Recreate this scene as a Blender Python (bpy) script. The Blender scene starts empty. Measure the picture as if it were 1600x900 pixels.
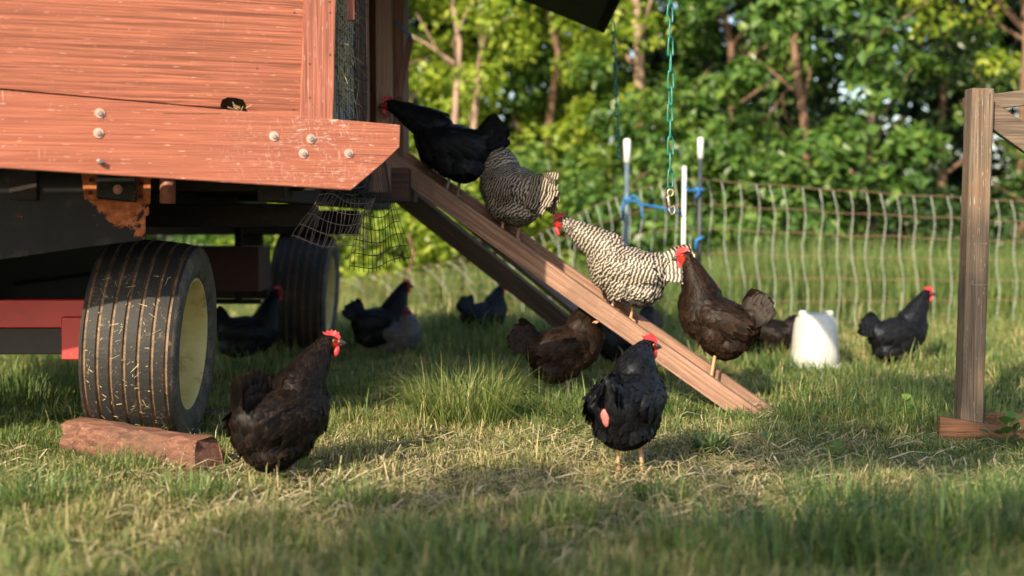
import bpy, bmesh, math, random
import numpy as np
from mathutils import Vector, Matrix
from mathutils.bvhtree import BVHTree

random.seed(7)
RNG = np.random.default_rng(11)
R = math.radians
scene = bpy.context.scene
COL = scene.collection

# ------------------------------------------------------------------ camera, sky, sun
CAM_H, FPX = 0.87, 2222.0
PITCH = math.atan(105.0 / FPX)
cam_d = bpy.data.cameras.new('camera')
cam = bpy.data.objects.new('camera', cam_d)
COL.objects.link(cam)
cam.location = (0, 0, CAM_H)
cam.rotation_euler = (math.pi / 2 - PITCH, 0, 0)
cam_d.sensor_width = 36.0
cam_d.lens = 36.0 * FPX / 1600.0
cam_d.clip_start, cam_d.clip_end = 0.1, 500
cam_d.dof.use_dof = True
cam_d.dof.focus_distance = 5.6
cam_d.dof.aperture_fstop = 1.6
scene.camera = cam

SUN_EL = R(27)
SUN_DIR = Vector((-0.405, -0.914, 0)).normalized()      # where the sun stands, seen from the yard
world = bpy.data.worlds.new('World')
scene.world = world
world.use_nodes = True
wn = world.node_tree
sky = wn.nodes.new('ShaderNodeTexSky')
sky.sky_type = 'NISHITA'
sky.sun_disc = False
sky.sun_elevation = SUN_EL
sky.sun_rotation = math.atan2(SUN_DIR.x, SUN_DIR.y)
sky.dust_density = 1.6
bg = wn.nodes['Background']
bg.inputs['Strength'].default_value = 0.15
wn.links.new(sky.outputs[0], bg.inputs[0])
sun_d = bpy.data.lights.new('sun', 'SUN')
sun_d.energy = 5.0
sun_d.angle = R(0.53)
sun_d.color = (1.0, 0.84, 0.62)
sun = bpy.data.objects.new('sun', sun_d)
COL.objects.link(sun)
to_sun = Vector((SUN_DIR.x * math.cos(SUN_EL), SUN_DIR.y * math.cos(SUN_EL), math.sin(SUN_EL)))
sun.rotation_euler = to_sun.to_track_quat('Z', 'Y').to_euler()
scene.view_settings.view_transform = 'Standard'
scene.view_settings.look = 'None'
scene.view_settings.exposure = 0.9
scene.view_settings.gamma = 1.0
scene.render.engine = 'CYCLES'
scene.cycles.use_denoising = True
scene.cycles.max_bounces = 6
scene.cycles.transparent_max_bounces = 4

# ------------------------------------------------------------------ where a pixel lies in the yard
def ray(px, py):
    u, v = (px - 800.0) / FPX, (450.0 - py) / FPX
    s, c = math.sin(PITCH), math.cos(PITCH)
    return Vector((u, v * s + c, v * c - s))

def P(px, py, d):
    r = ray(px, py)
    return Vector((0, 0, CAM_H)) + r * (d / r.y)

def G(px, py, z=0.0):
    r = ray(px, py)
    return Vector((0, 0, CAM_H)) + r * ((z - CAM_H) / r.z)

FA, FB = P(0, 345, 4.5), P(625, 345, 5.0)           # plan line of the coop's end wall
FDIR = Vector((FB.x - FA.x, FB.y - FA.y, 0)).normalized()
FN = Vector((FDIR.y, -FDIR.x, 0))                    # faces the camera
def FP(px, py, off=0.0):
    r = ray(px, py)
    a = Vector((FA.x, FA.y, 0)) + FN * off
    t = (a - Vector((0, 0, CAM_H))).dot(FN) / r.dot(FN)
    return Vector((0, 0, CAM_H)) + r * t

# ------------------------------------------------------------------ object helpers
def tag(o, label=None, cat=None, group=None, kind=None):
    if label: o['label'] = label
    if cat: o['category'] = cat
    if group: o['group'] = group
    if kind: o['kind'] = kind
    return o

def empty(name, loc, label, cat, group=None, rz=0.0, scale=1.0):
    o = bpy.data.objects.new(name, None)
    COL.objects.link(o)
    o.empty_display_size = 0.1
    o.location = loc
    o.rotation_euler = (0, 0, rz)
    o.scale = (scale,) * 3
    return tag(o, label, cat, group)

def link(name, me, parent=None, loc=None):
    o = bpy.data.objects.new(name, me)
    COL.objects.link(o)
    if parent: o.parent = parent
    if loc is not None: o.location = loc
    return o

def frame_of(t):
    t = t.normalized()
    up = Vector((0, 0, 1)) if abs(t.z) < 0.9 else Vector((1, 0, 0))
    a = t.cross(up).normalized()
    return a, a.cross(t).normalized()

class MB:
    """collects shapes, then links them as one mesh"""
    def __init__(self):
        self.v, self.f, self.m = [], [], []
    def add(self, vs, fs, m=0):
        b = len(self.v)
        self.v += [Vector(p) for p in vs]
        for f in fs:
            self.f.append([b + i for i in f])
            self.m.append(m)
    def prism(self, pts, ext, m=0, bevel=0.0):
        bm = bmesh.new()
        vs = [bm.verts.new(p) for p in pts]
        f = bm.faces.new(vs)
        r = bmesh.ops.extrude_face_region(bm, geom=[f])
        nv = [g for g in r['geom'] if isinstance(g, bmesh.types.BMVert)]
        bmesh.ops.translate(bm, verts=nv, vec=ext)
        bmesh.ops.recalc_face_normals(bm, faces=bm.faces[:])
        if bevel > 0:
            bmesh.ops.bevel(bm, geom=bm.edges[:], offset=bevel, segments=1, affect='EDGES', clamp_overlap=True)
        bm.verts.index_update()
        self.add([v.co.copy() for v in bm.verts], [[v.index for v in f.verts] for f in bm.faces], m)
        bm.free()
    def box(self, c, ax, ay, az, m=0, bevel=0.004):
        """ax, ay, az are full-size edge vectors about the centre c"""
        c, ax, ay, az = Vector(c), Vector(ax), Vector(ay), Vector(az)
        p = c - ax / 2 - ay / 2 - az / 2
        self.prism([p, p + ax, p + ax + ay, p + ay], az, m, bevel)
    def bar(self, a, b, w, h, m=0, side=None, bevel=0.003):
        a, b = Vector(a), Vector(b)
        t = b - a
        s, u = frame_of(t)
        if side is not None:
            s = (Vector(side) - t * (Vector(side).dot(t) / t.length_squared)).normalized()
            u = s.cross(t.normalized())
        self.box((a + b) / 2, t, s * w, u * h, m, bevel)
    def tube(self, path, rad, n=6, m=0, cap=True):
        path = [Vector(p) for p in path]
        if not hasattr(rad, '__len__'): rad = [rad] * len(path)
        b = len(self.v)
        a0 = None
        for i, p in enumerate(path):
            t = path[min(i + 1, len(path) - 1)] - path[max(i - 1, 0)]
            if t.length < 1e-9: t = Vector((0, 0, 1))
            t = t.normalized()
            if a0 is None:
                a0, _ = frame_of(t)
            a0 = (a0 - t * a0.dot(t)).normalized()
            c = t.cross(a0)
            for k in range(n):
                g = 2 * math.pi * k / n
                self.v.append(p + (a0 * math.cos(g) + c * math.sin(g)) * rad[i])
        for i in range(len(path) - 1):
            for k in range(n):
                k2 = (k + 1) % n
                self.f.append([b + i * n + k, b + i * n + k2, b + (i + 1) * n + k2, b + (i + 1) * n + k])
                self.m.append(m)
        if cap:
            self.f.append([b + k for k in reversed(range(n))]); self.m.append(m)
            e = b + (len(path) - 1) * n
            self.f.append([e + k for k in range(n)]); self.m.append(m)
    def lathe(self, prof, n, m=0, axis='X', mats=None, closed=False):
        """prof: (along axis, radius)"""
        b = len(self.v)
        for a, r in prof:
            for k in range(n):
                g = 2 * math.pi * k / n
                c, s = r * math.cos(g), r * math.sin(g)
                self.v.append(Vector((a, c, s)) if axis == 'X' else Vector((c, s, a)))
        rows = len(prof)
        for i in range(rows if closed else rows - 1):
            j = (i + 1) % rows
            for k in range(n):
                k2 = (k + 1) % n
                self.f.append([b + i * n + k, b + i * n + k2, b + j * n + k2, b + j * n + k])
                self.m.append(mats[i] if mats else m)
    def mesh(self, name, mats, off=(0, 0, 0), smooth=False):
        me = bpy.data.meshes.new(name)
        o = Vector(off)
        me.from_pydata([tuple(v - o) for v in self.v], [], self.f)
        if not isinstance(mats, (list, tuple)): mats = [mats]
        for mt in mats: me.materials.append(mt)
        me.polygons.foreach_set('material_index', self.m)
        if smooth: me.polygons.foreach_set('use_smooth', [True] * len(self.f))
        bm = bmesh.new(); bm.from_mesh(me)
        bmesh.ops.recalc_face_normals(bm, faces=bm.faces[:])
        bm.to_mesh(me); bm.free()
        me.update()
        return me
    def build(self, name, mats, parent=None, off=(0, 0, 0), smooth=False):
        return link(name, self.mesh(name, mats, off, smooth), parent)

# ------------------------------------------------------------------ materials
def new_mat(name):
    m = bpy.data.materials.new(name)
    m.use_nodes = True
    nt = m.node_tree
    return m, nt, nt.nodes['Principled BSDF']

def nd(nt, typ, **kw):
    n = nt.nodes.new(typ)
    for k, v in kw.items():
        if k in n.inputs: n.inputs[k].default_value = v
        else: setattr(n, k, v)
    return n

def ramp(nt, fac, stops, interp='LINEAR'):
    n = nt.nodes.new('ShaderNodeValToRGB')
    n.color_ramp.interpolation = interp
    el = n.color_ramp.elements
    while len(el) < len(stops): el.new(0.5)
    for e, (p, c) in zip(el, stops):
        e.position = p
        e.color = (*c, 1) if len(c) == 3 else c
    nt.links.new(fac, n.inputs[0])
    return n.outputs[0]

def mix(nt, fac, a, b, mode='MIX'):
    n = nt.nodes.new('ShaderNodeMix')
    n.data_type = 'RGBA'
    n.blend_type = mode
    for sock, val in ((n.inputs[0], fac), (n.inputs[6], a), (n.inputs[7], b)):
        if hasattr(val, 'is_output'): nt.links.new(val, sock)
        elif hasattr(val, '__len__'): sock.default_value = (*val, 1) if len(val) == 3 else val
        else: sock.default_value = val
    return n.outputs[2]

def math_n(nt, op, a, b=None, clamp=False):
    n = nt.nodes.new('ShaderNodeMath')
    n.operation = op
    n.use_clamp = clamp
    for i, val in enumerate((a, b)):
        if val is None: continue
        if hasattr(val, 'is_output'): nt.links.new(val, n.inputs[i])
        else: n.inputs[i].default_value = val
    return n.outputs[0]

def coords(nt, scale=(1, 1, 1), rot=(0, 0, 0), src='Object'):
    t = nt.nodes.new('ShaderNodeTexCoord')
    a = nd(nt, 'ShaderNodeMapping')
    a.inputs['Rotation'].default_value = rot
    nt.links.new(t.outputs[src], a.inputs['Vector'])
    b = nd(nt, 'ShaderNodeMapping')
    b.inputs['Scale'].default_value = scale
    nt.links.new(a.outputs[0], b.inputs['Vector'])
    return b.outputs[0]

def noise(nt, vec, scale=5.0, detail=4.0, rough=0.6, dist=0.0):
    n = nd(nt, 'ShaderNodeTexNoise', Scale=scale, Detail=detail, Roughness=rough, Distortion=dist)
    nt.links.new(vec, n.inputs['Vector'])
    return n.outputs['Fac']

def bump(nt, bsdf, h, strength=0.4, dist=0.01):
    b = nd(nt, 'ShaderNodeBump', Strength=strength, Distance=dist)
    nt.links.new(h, b.inputs['Height'])
    nt.links.new(b.outputs[0], bsdf.inputs['Normal'])

def plain(name, col, rough=0.6, metal=0.0, var=0.25, vs=30.0, spec=0.5):
    m, nt, b = new_mat(name)
    n = noise(nt, coords(nt), vs)
    c = ramp(nt, n, [(0.3, tuple(x * (1 - var) for x in col)), (0.7, tuple(min(1, x * (1 + var)) for x in col))])
    nt.links.new(c, b.inputs['Base Color'])
    b.inputs['Roughness'].default_value = rough
    b.inputs['Metallic'].default_value = metal
    b.inputs['Specular IOR Level'].default_value = spec
    bump(nt, b, n, 0.15, 0.003)
    return m

def wood(name, dark, light, rot=(0, 0, 0), flecks=0.0, fleck_col=(0.6, 0.48, 0.42), stain=None, rough=0.75, grain=1.0, contrast=0, wear=None):
    """grain runs along local X after rot"""
    m, nt, b = new_mat(name)
    g = noise(nt, coords(nt, (1.2, 45 * grain, 45 * grain), rot), 1.6, 6, 0.65, 0.6)
    g2 = noise(nt, coords(nt, (4.0, 260, 260), rot), 1.0, 3, 0.6)
    big = noise(nt, coords(nt, (1.0, 2.5, 2.5), rot), 1.7, 3, 0.6)
    c = ramp(nt, g, [(0.42, dark), (0.53, light)] if contrast else [(0.36, dark), (0.6, light)])
    c = mix(nt, ramp(nt, g2, [(0.45, (0, 0, 0)), (0.7, (0.75, 0.75, 0.75))]), c, dark)
    c = mix(nt, ramp(nt, big, [(0.35, (0, 0, 0)), (0.75, (0.6, 0.6, 0.6))]), c, tuple(0.62 * x for x in light))
    if flecks > 0:
        f1 = noise(nt, coords(nt, (22, 210, 210), rot), 1.0, 2, 0.5)
        f2 = noise(nt, coords(nt, (170, 8, 8), rot), 1.0, 2, 0.6)
        msk = noise(nt, coords(nt, (1, 1, 1), rot), 2.2, 3, 0.6)
        k1 = ramp(nt, f1, [(0.67, (0, 0, 0)), (0.715, (1, 1, 1))])
        k2 = ramp(nt, f2, [(0.69, (0, 0, 0)), (0.72, (1, 1, 1))])
        k = math_n(nt, 'MAXIMUM', k1, math_n(nt, 'MULTIPLY', k2, ramp(nt, msk, [(0.5, (0, 0, 0)), (0.65, (0.8, 0.8, 0.8))])))
        c = mix(nt, math_n(nt, 'MULTIPLY', k, flecks), c, fleck_col)
    if wear:
        t = nt.nodes.new('ShaderNodeTexCoord')
        dv = nt.nodes.new('ShaderNodeVectorMath'); dv.operation = 'DISTANCE'
        nt.links.new(t.outputs['Object'], dv.inputs[0])
        dv.inputs[1].default_value = wear[0]
        near = ramp(nt, math_n(nt, 'DIVIDE', dv.outputs['Value'], wear[1]), [(0.2, (1, 1, 1)), (1.0, (0, 0, 0))])
        w1 = noise(nt, coords(nt, (120, 22, 22), (rot[0], rot[1] + 0.25, rot[2])), 1.0, 3, 0.65, 1.6)
        w2 = noise(nt, coords(nt, (30, 110, 110), rot), 1.0, 5, 0.75, 0.8)
        w3 = noise(nt, coords(nt), 9.0, 4, 0.6)
        k = math_n(nt, 'MAXIMUM', ramp(nt, w1, [(0.60, (0, 0, 0)), (0.66, (1, 1, 1))]), ramp(nt, w2, [(0.55, (0, 0, 0)), (0.63, (1, 1, 1))]))
        k = math_n(nt, 'MULTIPLY', math_n(nt, 'MULTIPLY', k, near), ramp(nt, w3, [(0.35, (0.05,) * 3), (0.62, (0.75,) * 3)]))
        c = mix(nt, k, c, (0.6, 0.46, 0.4))
    if stain:
        s = noise(nt, coords(nt), 3.5, 5, 0.7)
        c = mix(nt, ramp(nt, s, [(0.5, (0, 0, 0)), (0.7, (0.8, 0.8, 0.8))]), c, stain)
    nt.links.new(c, b.inputs['Base Color'])
    b.inputs['Roughness'].default_value = rough
    b.inputs['Specular IOR Level'].default_value = 0.3
    h = math_n(nt, 'ADD', g, math_n(nt, 'MULTIPLY', g2, 0.6))
    bump(nt, b, h, 0.7, 0.006)
    return m

FYAW = math.atan2(FDIR.y, FDIR.x)
RED_D, RED_L = (0.15, 0.05, 0.032), (0.42, 0.118, 0.066)
M = {}
M['red_board'] = wood('red_board_paint', (0.23, 0.07, 0.042), (0.41, 0.14, 0.083), (0, 0, -FYAW), 0.8, (0.58, 0.43, 0.36), grain=1.8, wear=(tuple(FP(530, 225, 0.03) - Vector((-1.35, 7.2, 0))), 0.5))
M['red_ply'] = wood('red_plywood_paint', (0.15, 0.05, 0.029), (0.385, 0.13, 0.076), (0, 0, -FYAW), 0.55, (0.55, 0.38, 0.3), grain=2.6, contrast=1)
M['red_post'] = wood('red_post_paint', RED_D, (0.38, 0.138, 0.092), (0, R(90), 0), 0.35)
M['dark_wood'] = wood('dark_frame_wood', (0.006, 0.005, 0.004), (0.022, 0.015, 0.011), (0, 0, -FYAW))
M['side_wood'] = wood('old_side_wood', (0.09, 0.045, 0.03), (0.28, 0.15, 0.10), (0, R(90), 0), 0.2)
M['brown_plank'] = wood('brown_plank_wood', (0.16, 0.095, 0.068), (0.40, 0.255, 0.185), (0, R(90), 0), 0.3)
M['grey_post'] = wood('weathered_post_wood', (0.055, 0.04, 0.028), (0.21, 0.155, 0.11), (0, R(90), 0), 0.5, (0.45, 0.4, 0.33), stain=(0.16, 0.085, 0.045))
M['grey_beam'] = wood('weathered_beam_wood', (0.05, 0.036, 0.026), (0.19, 0.14, 0.1), (0, 0, 0))
M['foot_wood'] = wood('stained_foot_wood', (0.07, 0.032, 0.018), (0.22, 0.105, 0.055), (0, 0, 0), stain=(0.05, 0.035, 0.025))
M['log'] = wood('red_log_wood', (0.055, 0.026, 0.017), (0.25, 0.115, 0.075), (0, 0, R(12)), 0.3, grain=0.8, stain=(0.085, 0.055, 0.035))
M['slat'] = wood('pale_slat_wood', (0.14, 0.15, 0.15), (0.36, 0.37, 0.36), (0, R(90), 0))
M['steel'] = plain('bolt_steel', (0.3, 0.25, 0.23), 0.5, 0.3)
M['washer'] = plain('washer_paint', (0.5, 0.3, 0.25), 0.6)
M['net'] = plain('black_net', (0.012, 0.016, 0.02), 0.55)
M['straw'] = plain('dry_straw', (0.42, 0.34, 0.17), 0.8, var=0.4)
M['twine'] = plain('blue_twine', (0.02, 0.17, 0.45), 0.6)
M['green_chain'] = plain('green_vinyl', (0.015, 0.15, 0.11), 0.35)
M['brass'] = plain('snap_metal', (0.5, 0.4, 0.3), 0.35, 0.7)
M['strand'] = plain('white_strand', (0.36, 0.39, 0.34), 0.5)
M['wire'] = plain('rusty_wire', (0.24, 0.13, 0.08), 0.7)
M['cap'] = plain('white_cap', (0.8, 0.8, 0.76), 0.4, var=0.05)
M['post_blue'] = plain('steel_post', (0.11, 0.16, 0.19), 0.5, 0.2)
M['post_dark'] = plain('dark_post', (0.04, 0.05, 0.055), 0.5, 0.2)
M['plastic'] = None
m, nt, b = new_mat('milky_plastic')
b.inputs['Base Color'].default_value = (0.78, 0.8, 0.77, 1)
b.inputs['Roughness'].default_value = 0.38
b.inputs['Subsurface Weight'].default_value = 0.25
b.inputs['Subsurface Radius'].default_value = (0.04, 0.04, 0.04)
M['plastic'] = m
gr = ramp(nt, noise(nt, coords(nt), 7.0, 5), [(0.35, (0.52, 0.54, 0.52)), (0.7, (0.42, 0.42, 0.37))])
nt.links.new(gr, b.inputs['Base Color'])

def tyre_mat(name, base, dirt, amount):
    m, nt, b = new_mat(name)
    n1 = noise(nt, coords(nt), 14.0, 6, 0.7)
    n2 = noise(nt, coords(nt), 120.0, 3, 0.6)
    k = ramp(nt, math_n(nt, 'ADD', math_n(nt, 'MULTIPLY', n1, 0.55), math_n(nt, 'MULTIPLY', n2, 0.45)), [(0.62 - amount, (0, 0, 0)), (0.72 - amount * 0.6, (1, 1, 1))])
    nt.links.new(mix(nt, k, base, dirt), b.inputs['Base Color'])
    b.inputs['Roughness'].default_value = 0.7
    bump(nt, b, n2, 0.4, 0.003)
    return m
M['tread'] = tyre_mat('tyre_tread_rubber', (0.010, 0.0095, 0.009), (0.17, 0.12, 0.075), 0.06)
M['groove'] = tyre_mat('tyre_groove_soil', (0.035, 0.024, 0.016), (0.2, 0.125, 0.07), 0.25)
M['sidewall'] = tyre_mat('tyre_sidewall_rubber', (0.035, 0.033, 0.03), (0.14, 0.11, 0.085), 0.17)
m, nt, b = new_mat('yellow_rim_paint')
n1 = noise(nt, coords(nt), 9.0, 6, 0.7)
nt.links.new(ramp(nt, n1, [(0.3, (0.26, 0.18, 0.06)), (0.45, (0.55, 0.43, 0.15)), (0.7, (0.62, 0.52, 0.24))]), b.inputs['Base Color'])
b.inputs['Roughness'].default_value = 0.55
M['rim'] = m
m, nt, b = new_mat('red_axle_paint')
n1 = noise(nt, coords(nt), 9.0, 5, 0.6)
nt.links.new(ramp(nt, n1, [(0.3, (0.08, 0.03, 0.02)), (0.4, (0.36, 0.016, 0.014)), (0.8, (0.42, 0.025, 0.02))]), b.inputs['Base Color'])
b.inputs['Roughness'].default_value = 0.5
M['axle'] = m
def rusty(name, centre, rad, thr):
    m, nt, b = new_mat(name)
    t = nt.nodes.new('ShaderNodeTexCoord')
    dv = nt.nodes.new('ShaderNodeVectorMath'); dv.operation = 'DISTANCE'
    nt.links.new(t.outputs['Object'], dv.inputs[0])
    dv.inputs[1].default_value = centre
    d = dv.outputs['Value']
    n1 = noise(nt, coords(nt), 8.0, 6, 0.7)
    n2 = noise(nt, coords(nt), 40.0, 4, 0.6)
    n3 = noise(nt, coords(nt), 5.0, 5, 0.6)
    k = math_n(nt, 'SUBTRACT', math_n(nt, 'ADD', n1, math_n(nt, 'MULTIPLY', math_n(nt, 'SUBTRACT', rad, d), 2.2)), thr)
    k = math_n(nt, 'MAXIMUM', ramp(nt, k, [(0.0, (0, 0, 0)), (0.06, (1, 1, 1))]), ramp(nt, noise(nt, coords(nt), 5.5, 5, 0.65), [(0.63, (0, 0, 0)), (0.65, (1, 1, 1))]))
    rust = ramp(nt, n2, [(0.3, (0.16, 0.045, 0.018)), (0.55, (0.34, 0.105, 0.04)), (0.8, (0.42, 0.2, 0.12))])
    black = ramp(nt, n3, [(0.35, (0.005, 0.006, 0.0065)), (0.55, (0.011, 0.011, 0.010)), (0.7, (0.05, 0.043, 0.036))])
    nt.links.new(mix(nt, k, black, rust), b.inputs['Base Color'])
    nt.links.new(ramp(nt, k, [(0, (0.34,) * 3), (1, (0.8,) * 3)]), b.inputs['Roughness'])
    bump(nt, b, math_n(nt, 'ADD', k, n2), 0.3, 0.003)
    b.inputs['Specular IOR Level'].default_value = 0.12
    return m

def leaf_mat(name, stops, trans=0.35, gloss=0.35, tcol=1.5):
    m = bpy.data.materials.new(name)
    m.use_nodes = True
    nt = m.node_tree
    b = nt.nodes['Principled BSDF']
    at = nd(nt, 'ShaderNodeAttribute', attribute_name='rnd')
    c = ramp(nt, at.outputs['Fac'], stops)
    nt.links.new(c, b.inputs['Base Color'])
    b.inputs['Roughness'].default_value = gloss
    b.inputs['Specular IOR Level'].default_value = 0.35
    tr = nd(nt, 'ShaderNodeBsdfTranslucent')
    nt.links.new(mix(nt, 1.0, c, (tcol, tcol * 1.05, 0.5), 'MULTIPLY'), tr.inputs['Color'])
    mx = nd(nt, 'ShaderNodeMixShader')
    mx.inputs[0].default_value = trans
    out = nt.nodes['Material Output']
    nt.links.new(b.outputs[0], mx.inputs[1]); nt.links.new(tr.outputs[0], mx.inputs[2])
    nt.links.new(mx.outputs[0], out.inputs['Surface'])
    return m
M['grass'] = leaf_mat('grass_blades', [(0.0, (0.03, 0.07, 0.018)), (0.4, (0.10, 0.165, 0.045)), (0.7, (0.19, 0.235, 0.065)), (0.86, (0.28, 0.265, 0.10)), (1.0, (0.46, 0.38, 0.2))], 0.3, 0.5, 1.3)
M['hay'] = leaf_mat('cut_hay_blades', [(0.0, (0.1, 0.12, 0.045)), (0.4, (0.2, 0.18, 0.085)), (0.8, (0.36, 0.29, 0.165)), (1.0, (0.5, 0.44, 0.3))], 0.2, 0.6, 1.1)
M['leaf_yellow'] = leaf_mat('sunlit_leaf_tone', [(0.0, (0.10, 0.17, 0.018)), (0.6, (0.25, 0.34, 0.04)), (1.0, (0.42, 0.46, 0.07))], 0.45)  # sunlit brightness of the trees put into the leaf colour
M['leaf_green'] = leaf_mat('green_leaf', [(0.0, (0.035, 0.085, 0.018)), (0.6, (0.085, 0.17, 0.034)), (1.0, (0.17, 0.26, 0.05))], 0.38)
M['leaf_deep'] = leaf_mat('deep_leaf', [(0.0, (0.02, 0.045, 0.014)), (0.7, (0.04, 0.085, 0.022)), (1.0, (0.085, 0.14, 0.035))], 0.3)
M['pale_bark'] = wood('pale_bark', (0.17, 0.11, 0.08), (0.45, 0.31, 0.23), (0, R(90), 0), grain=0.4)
M['leaf_shaded'] = leaf_mat('shaded_leaf_tone', [(0.0, (0.010, 0.022, 0.008)), (0.7, (0.022, 0.045, 0.014)), (1.0, (0.05, 0.085, 0.025))], 0.25)  # shade of the black gaps in the wood put into the leaf colour
M['bark'] = wood('tree_bark', (0.06, 0.036, 0.024), (0.26, 0.155, 0.1), (0, R(90), 0), grain=0.4)
m, nt, b = new_mat('soil_turf')
n1 = noise(nt, coords(nt), 3.0, 6, 0.7)
n2 = noise(nt, coords(nt), 45.0, 4, 0.7)
c = ramp(nt, n1, [(0.35, (0.035, 0.045, 0.016)), (0.55, (0.075, 0.08, 0.028)), (0.72, (0.15, 0.12, 0.06))])
c = mix(nt, n2, c, (0.05, 0.045, 0.022))
nt.links.new(c, b.inputs['Base Color'])
b.inputs['Roughness'].default_value = 0.95
bump(nt, b, n2, 0.8, 0.02)
M['ground'] = m

# ------------------------------------------------------------------ ground
def gz(x, y):
    return 0.0
mb = MB()
mb.add([(-90, -40, 0), (90, -40, 0), (90, 160, 0), (-90, 160, 0)], [[0, 1, 2, 3]])
g = mb.build('ground', M['ground'])
tag(g, 'turf ground of the poultry yard running back to the trees', 'ground', kind='structure')

# numpy card meshes (blades, leaves) -----------------------------------------
def np_mesh(name, verts, quads, tris, mats, rnd=None, smooth=False, attrs=None):
    me = bpy.data.meshes.new(name)
    nq, ntr = len(quads), len(tris)
    me.vertices.add(len(verts))
    me.vertices.foreach_set('co', np.ascontiguousarray(verts, dtype=np.float32).ravel())
    me.loops.add(nq * 4 + ntr * 3)
    idx = np.concatenate([np.asarray(quads, dtype=np.int32).ravel(), np.asarray(tris, dtype=np.int32).ravel()])
    me.loops.foreach_set('vertex_index', idx)
    me.polygons.add(nq + ntr)
    starts = np.concatenate([np.arange(nq) * 4, nq * 4 + np.arange(ntr) * 3]).astype(np.int32)
    me.polygons.foreach_set('loop_start', starts)
    me.polygons.foreach_set('use_smooth', np.full(nq + ntr, smooth))
    for k, a in ({'rnd': rnd} if attrs is None else attrs).items():
        if a is None: continue
        at = me.attributes.new(k, 'FLOAT', 'POINT')
        at.data.foreach_set('value', np.ascontiguousarray(a, dtype=np.float32))
    for mt in (mats if isinstance(mats, (list, tuple)) else [mats]): me.materials.append(mt)
    me.update(calc_edges=True)
    me.validate()
    return me

def blades(root, h, w, lean, rnd, rng, ang=None):
    """five-point curved blades; root (n,3), h, w, lean (n)"""
    n = len(root)
    a = rng.uniform(0, 2 * np.pi, n) if ang is None else ang
    d = np.stack([np.cos(a), np.sin(a), np.zeros(n)], 1)
    tw = a + np.pi / 2 + rng.uniform(-0.7, 0.7, n)
    s = np.stack([np.cos(tw), np.sin(tw), np.zeros(n)], 1) * (w / 2)[:, None]
    mid = root + d * (h * lean * 0.32)[:, None] + np.stack([np.zeros(n), np.zeros(n), h * 0.55], 1)
    tip = root + d * (h * lean)[:, None] + np.stack([np.zeros(n), np.zeros(n), h * (1.0 - 0.42 * np.minimum(lean, 1.6) ** 1.5).clip(0.12, 1)], 1)
    V = np.stack([root - s, root + s, mid - s * 0.8, mid + s * 0.8, tip], 1).reshape(-1, 3)
    b = (np.arange(n) * 5)[:, None]
    Q = b + np.array([[0, 1, 3, 2]])
    T = b + np.array([[2, 3, 4]])
    return V, Q, T, np.repeat(rnd, 5)

def vnoise(x, y, s, seed):
    r = np.random.default_rng(seed).uniform(0, 1, (64, 64))
    u, v = (x * s) % 64, (y * s) % 64
    i, j = np.floor(u).astype(int) % 64, np.floor(v).astype(int) % 64
    fu, fv = u - np.floor(u), v - np.floor(v)
    fu, fv = fu * fu * (3 - 2 * fu), fv * fv * (3 - 2 * fv)
    i2, j2 = (i + 1) % 64, (j + 1) % 64
    return (r[i, j] * (1 - fu) + r[i2, j] * fu) * (1 - fv) + (r[i, j2] * (1 - fu) + r[i2, j2] * fu) * fv

def scatter(n, d0, d1, rng, spread=0.43, power=1.0):
    t = rng.uniform(0, 1, n)
    d = np.sqrt(d0 * d0 + t * (d1 * d1 - d0 * d0)) if power == 1.0 else d0 + (d1 - d0) * t ** power
    x = rng.uniform(-spread, spread, n) * d
    return np.stack([x, d, np.zeros(n)], 1)

# ------------------------------------------------------------------ the wagon coop
W0 = Vector((-1.35, 7.2, 0))
wag = empty('coop_wagon', W0, 'faded red wooden chicken coop built on a farm wagon with ribbed tyres', 'chicken coop')
SX = FP(523, 190, -0.03).x                # side wall plane
CY = FP(523, 190, -0.03).y
def wp(mb, name, mats, parent=None, smooth=False):
    return mb.build(name, mats, parent or wag, W0, smooth)

seam = lambda x: 140 + 0.0865 * x
bot = lambda x: 262 + 0.0625 * x
# plywood panel with the gnawed hole along its lower edge
hole = [(388, seam(388) - 2), (385, 162), (380, 155.5), (368, 152.5), (355, 152), (347, 156), (344, 164), (345, seam(345) - 2)]
mb = MB()
poly = [(-900, seam(-900) - 8), (-900, -420), (476 + 9, -420), (475.5, 0), (470.5, 95), (467.5, seam(467) + 4)] + [(x, y + 4 if i == 0 else y) for i, (x, y) in enumerate(hole)] + [(300, seam(300) - 1.2), (0, seam(0) - 2.2)]
mb.prism([FP(x, y, -0.012) for x, y in poly], -FN * 0.014)
wp(mb, 'plywood_panel', M['red_ply'])
# splinters and straw in the hole
mb = MB()
for i in range(9):
    a = FP(372 + random.uniform(-8, 12), 171 + random.uniform(-2, 2), -0.01)
    mb.tube([a, a + Vector((random.uniform(-.02, .03), -0.012, random.uniform(0.005, .025)))], 0.0012, 4)
tag(wp(mb, 'straw_wisps', M['straw']), 'pale straw poking out of the gnawed hole', kind='stuff')
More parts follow.
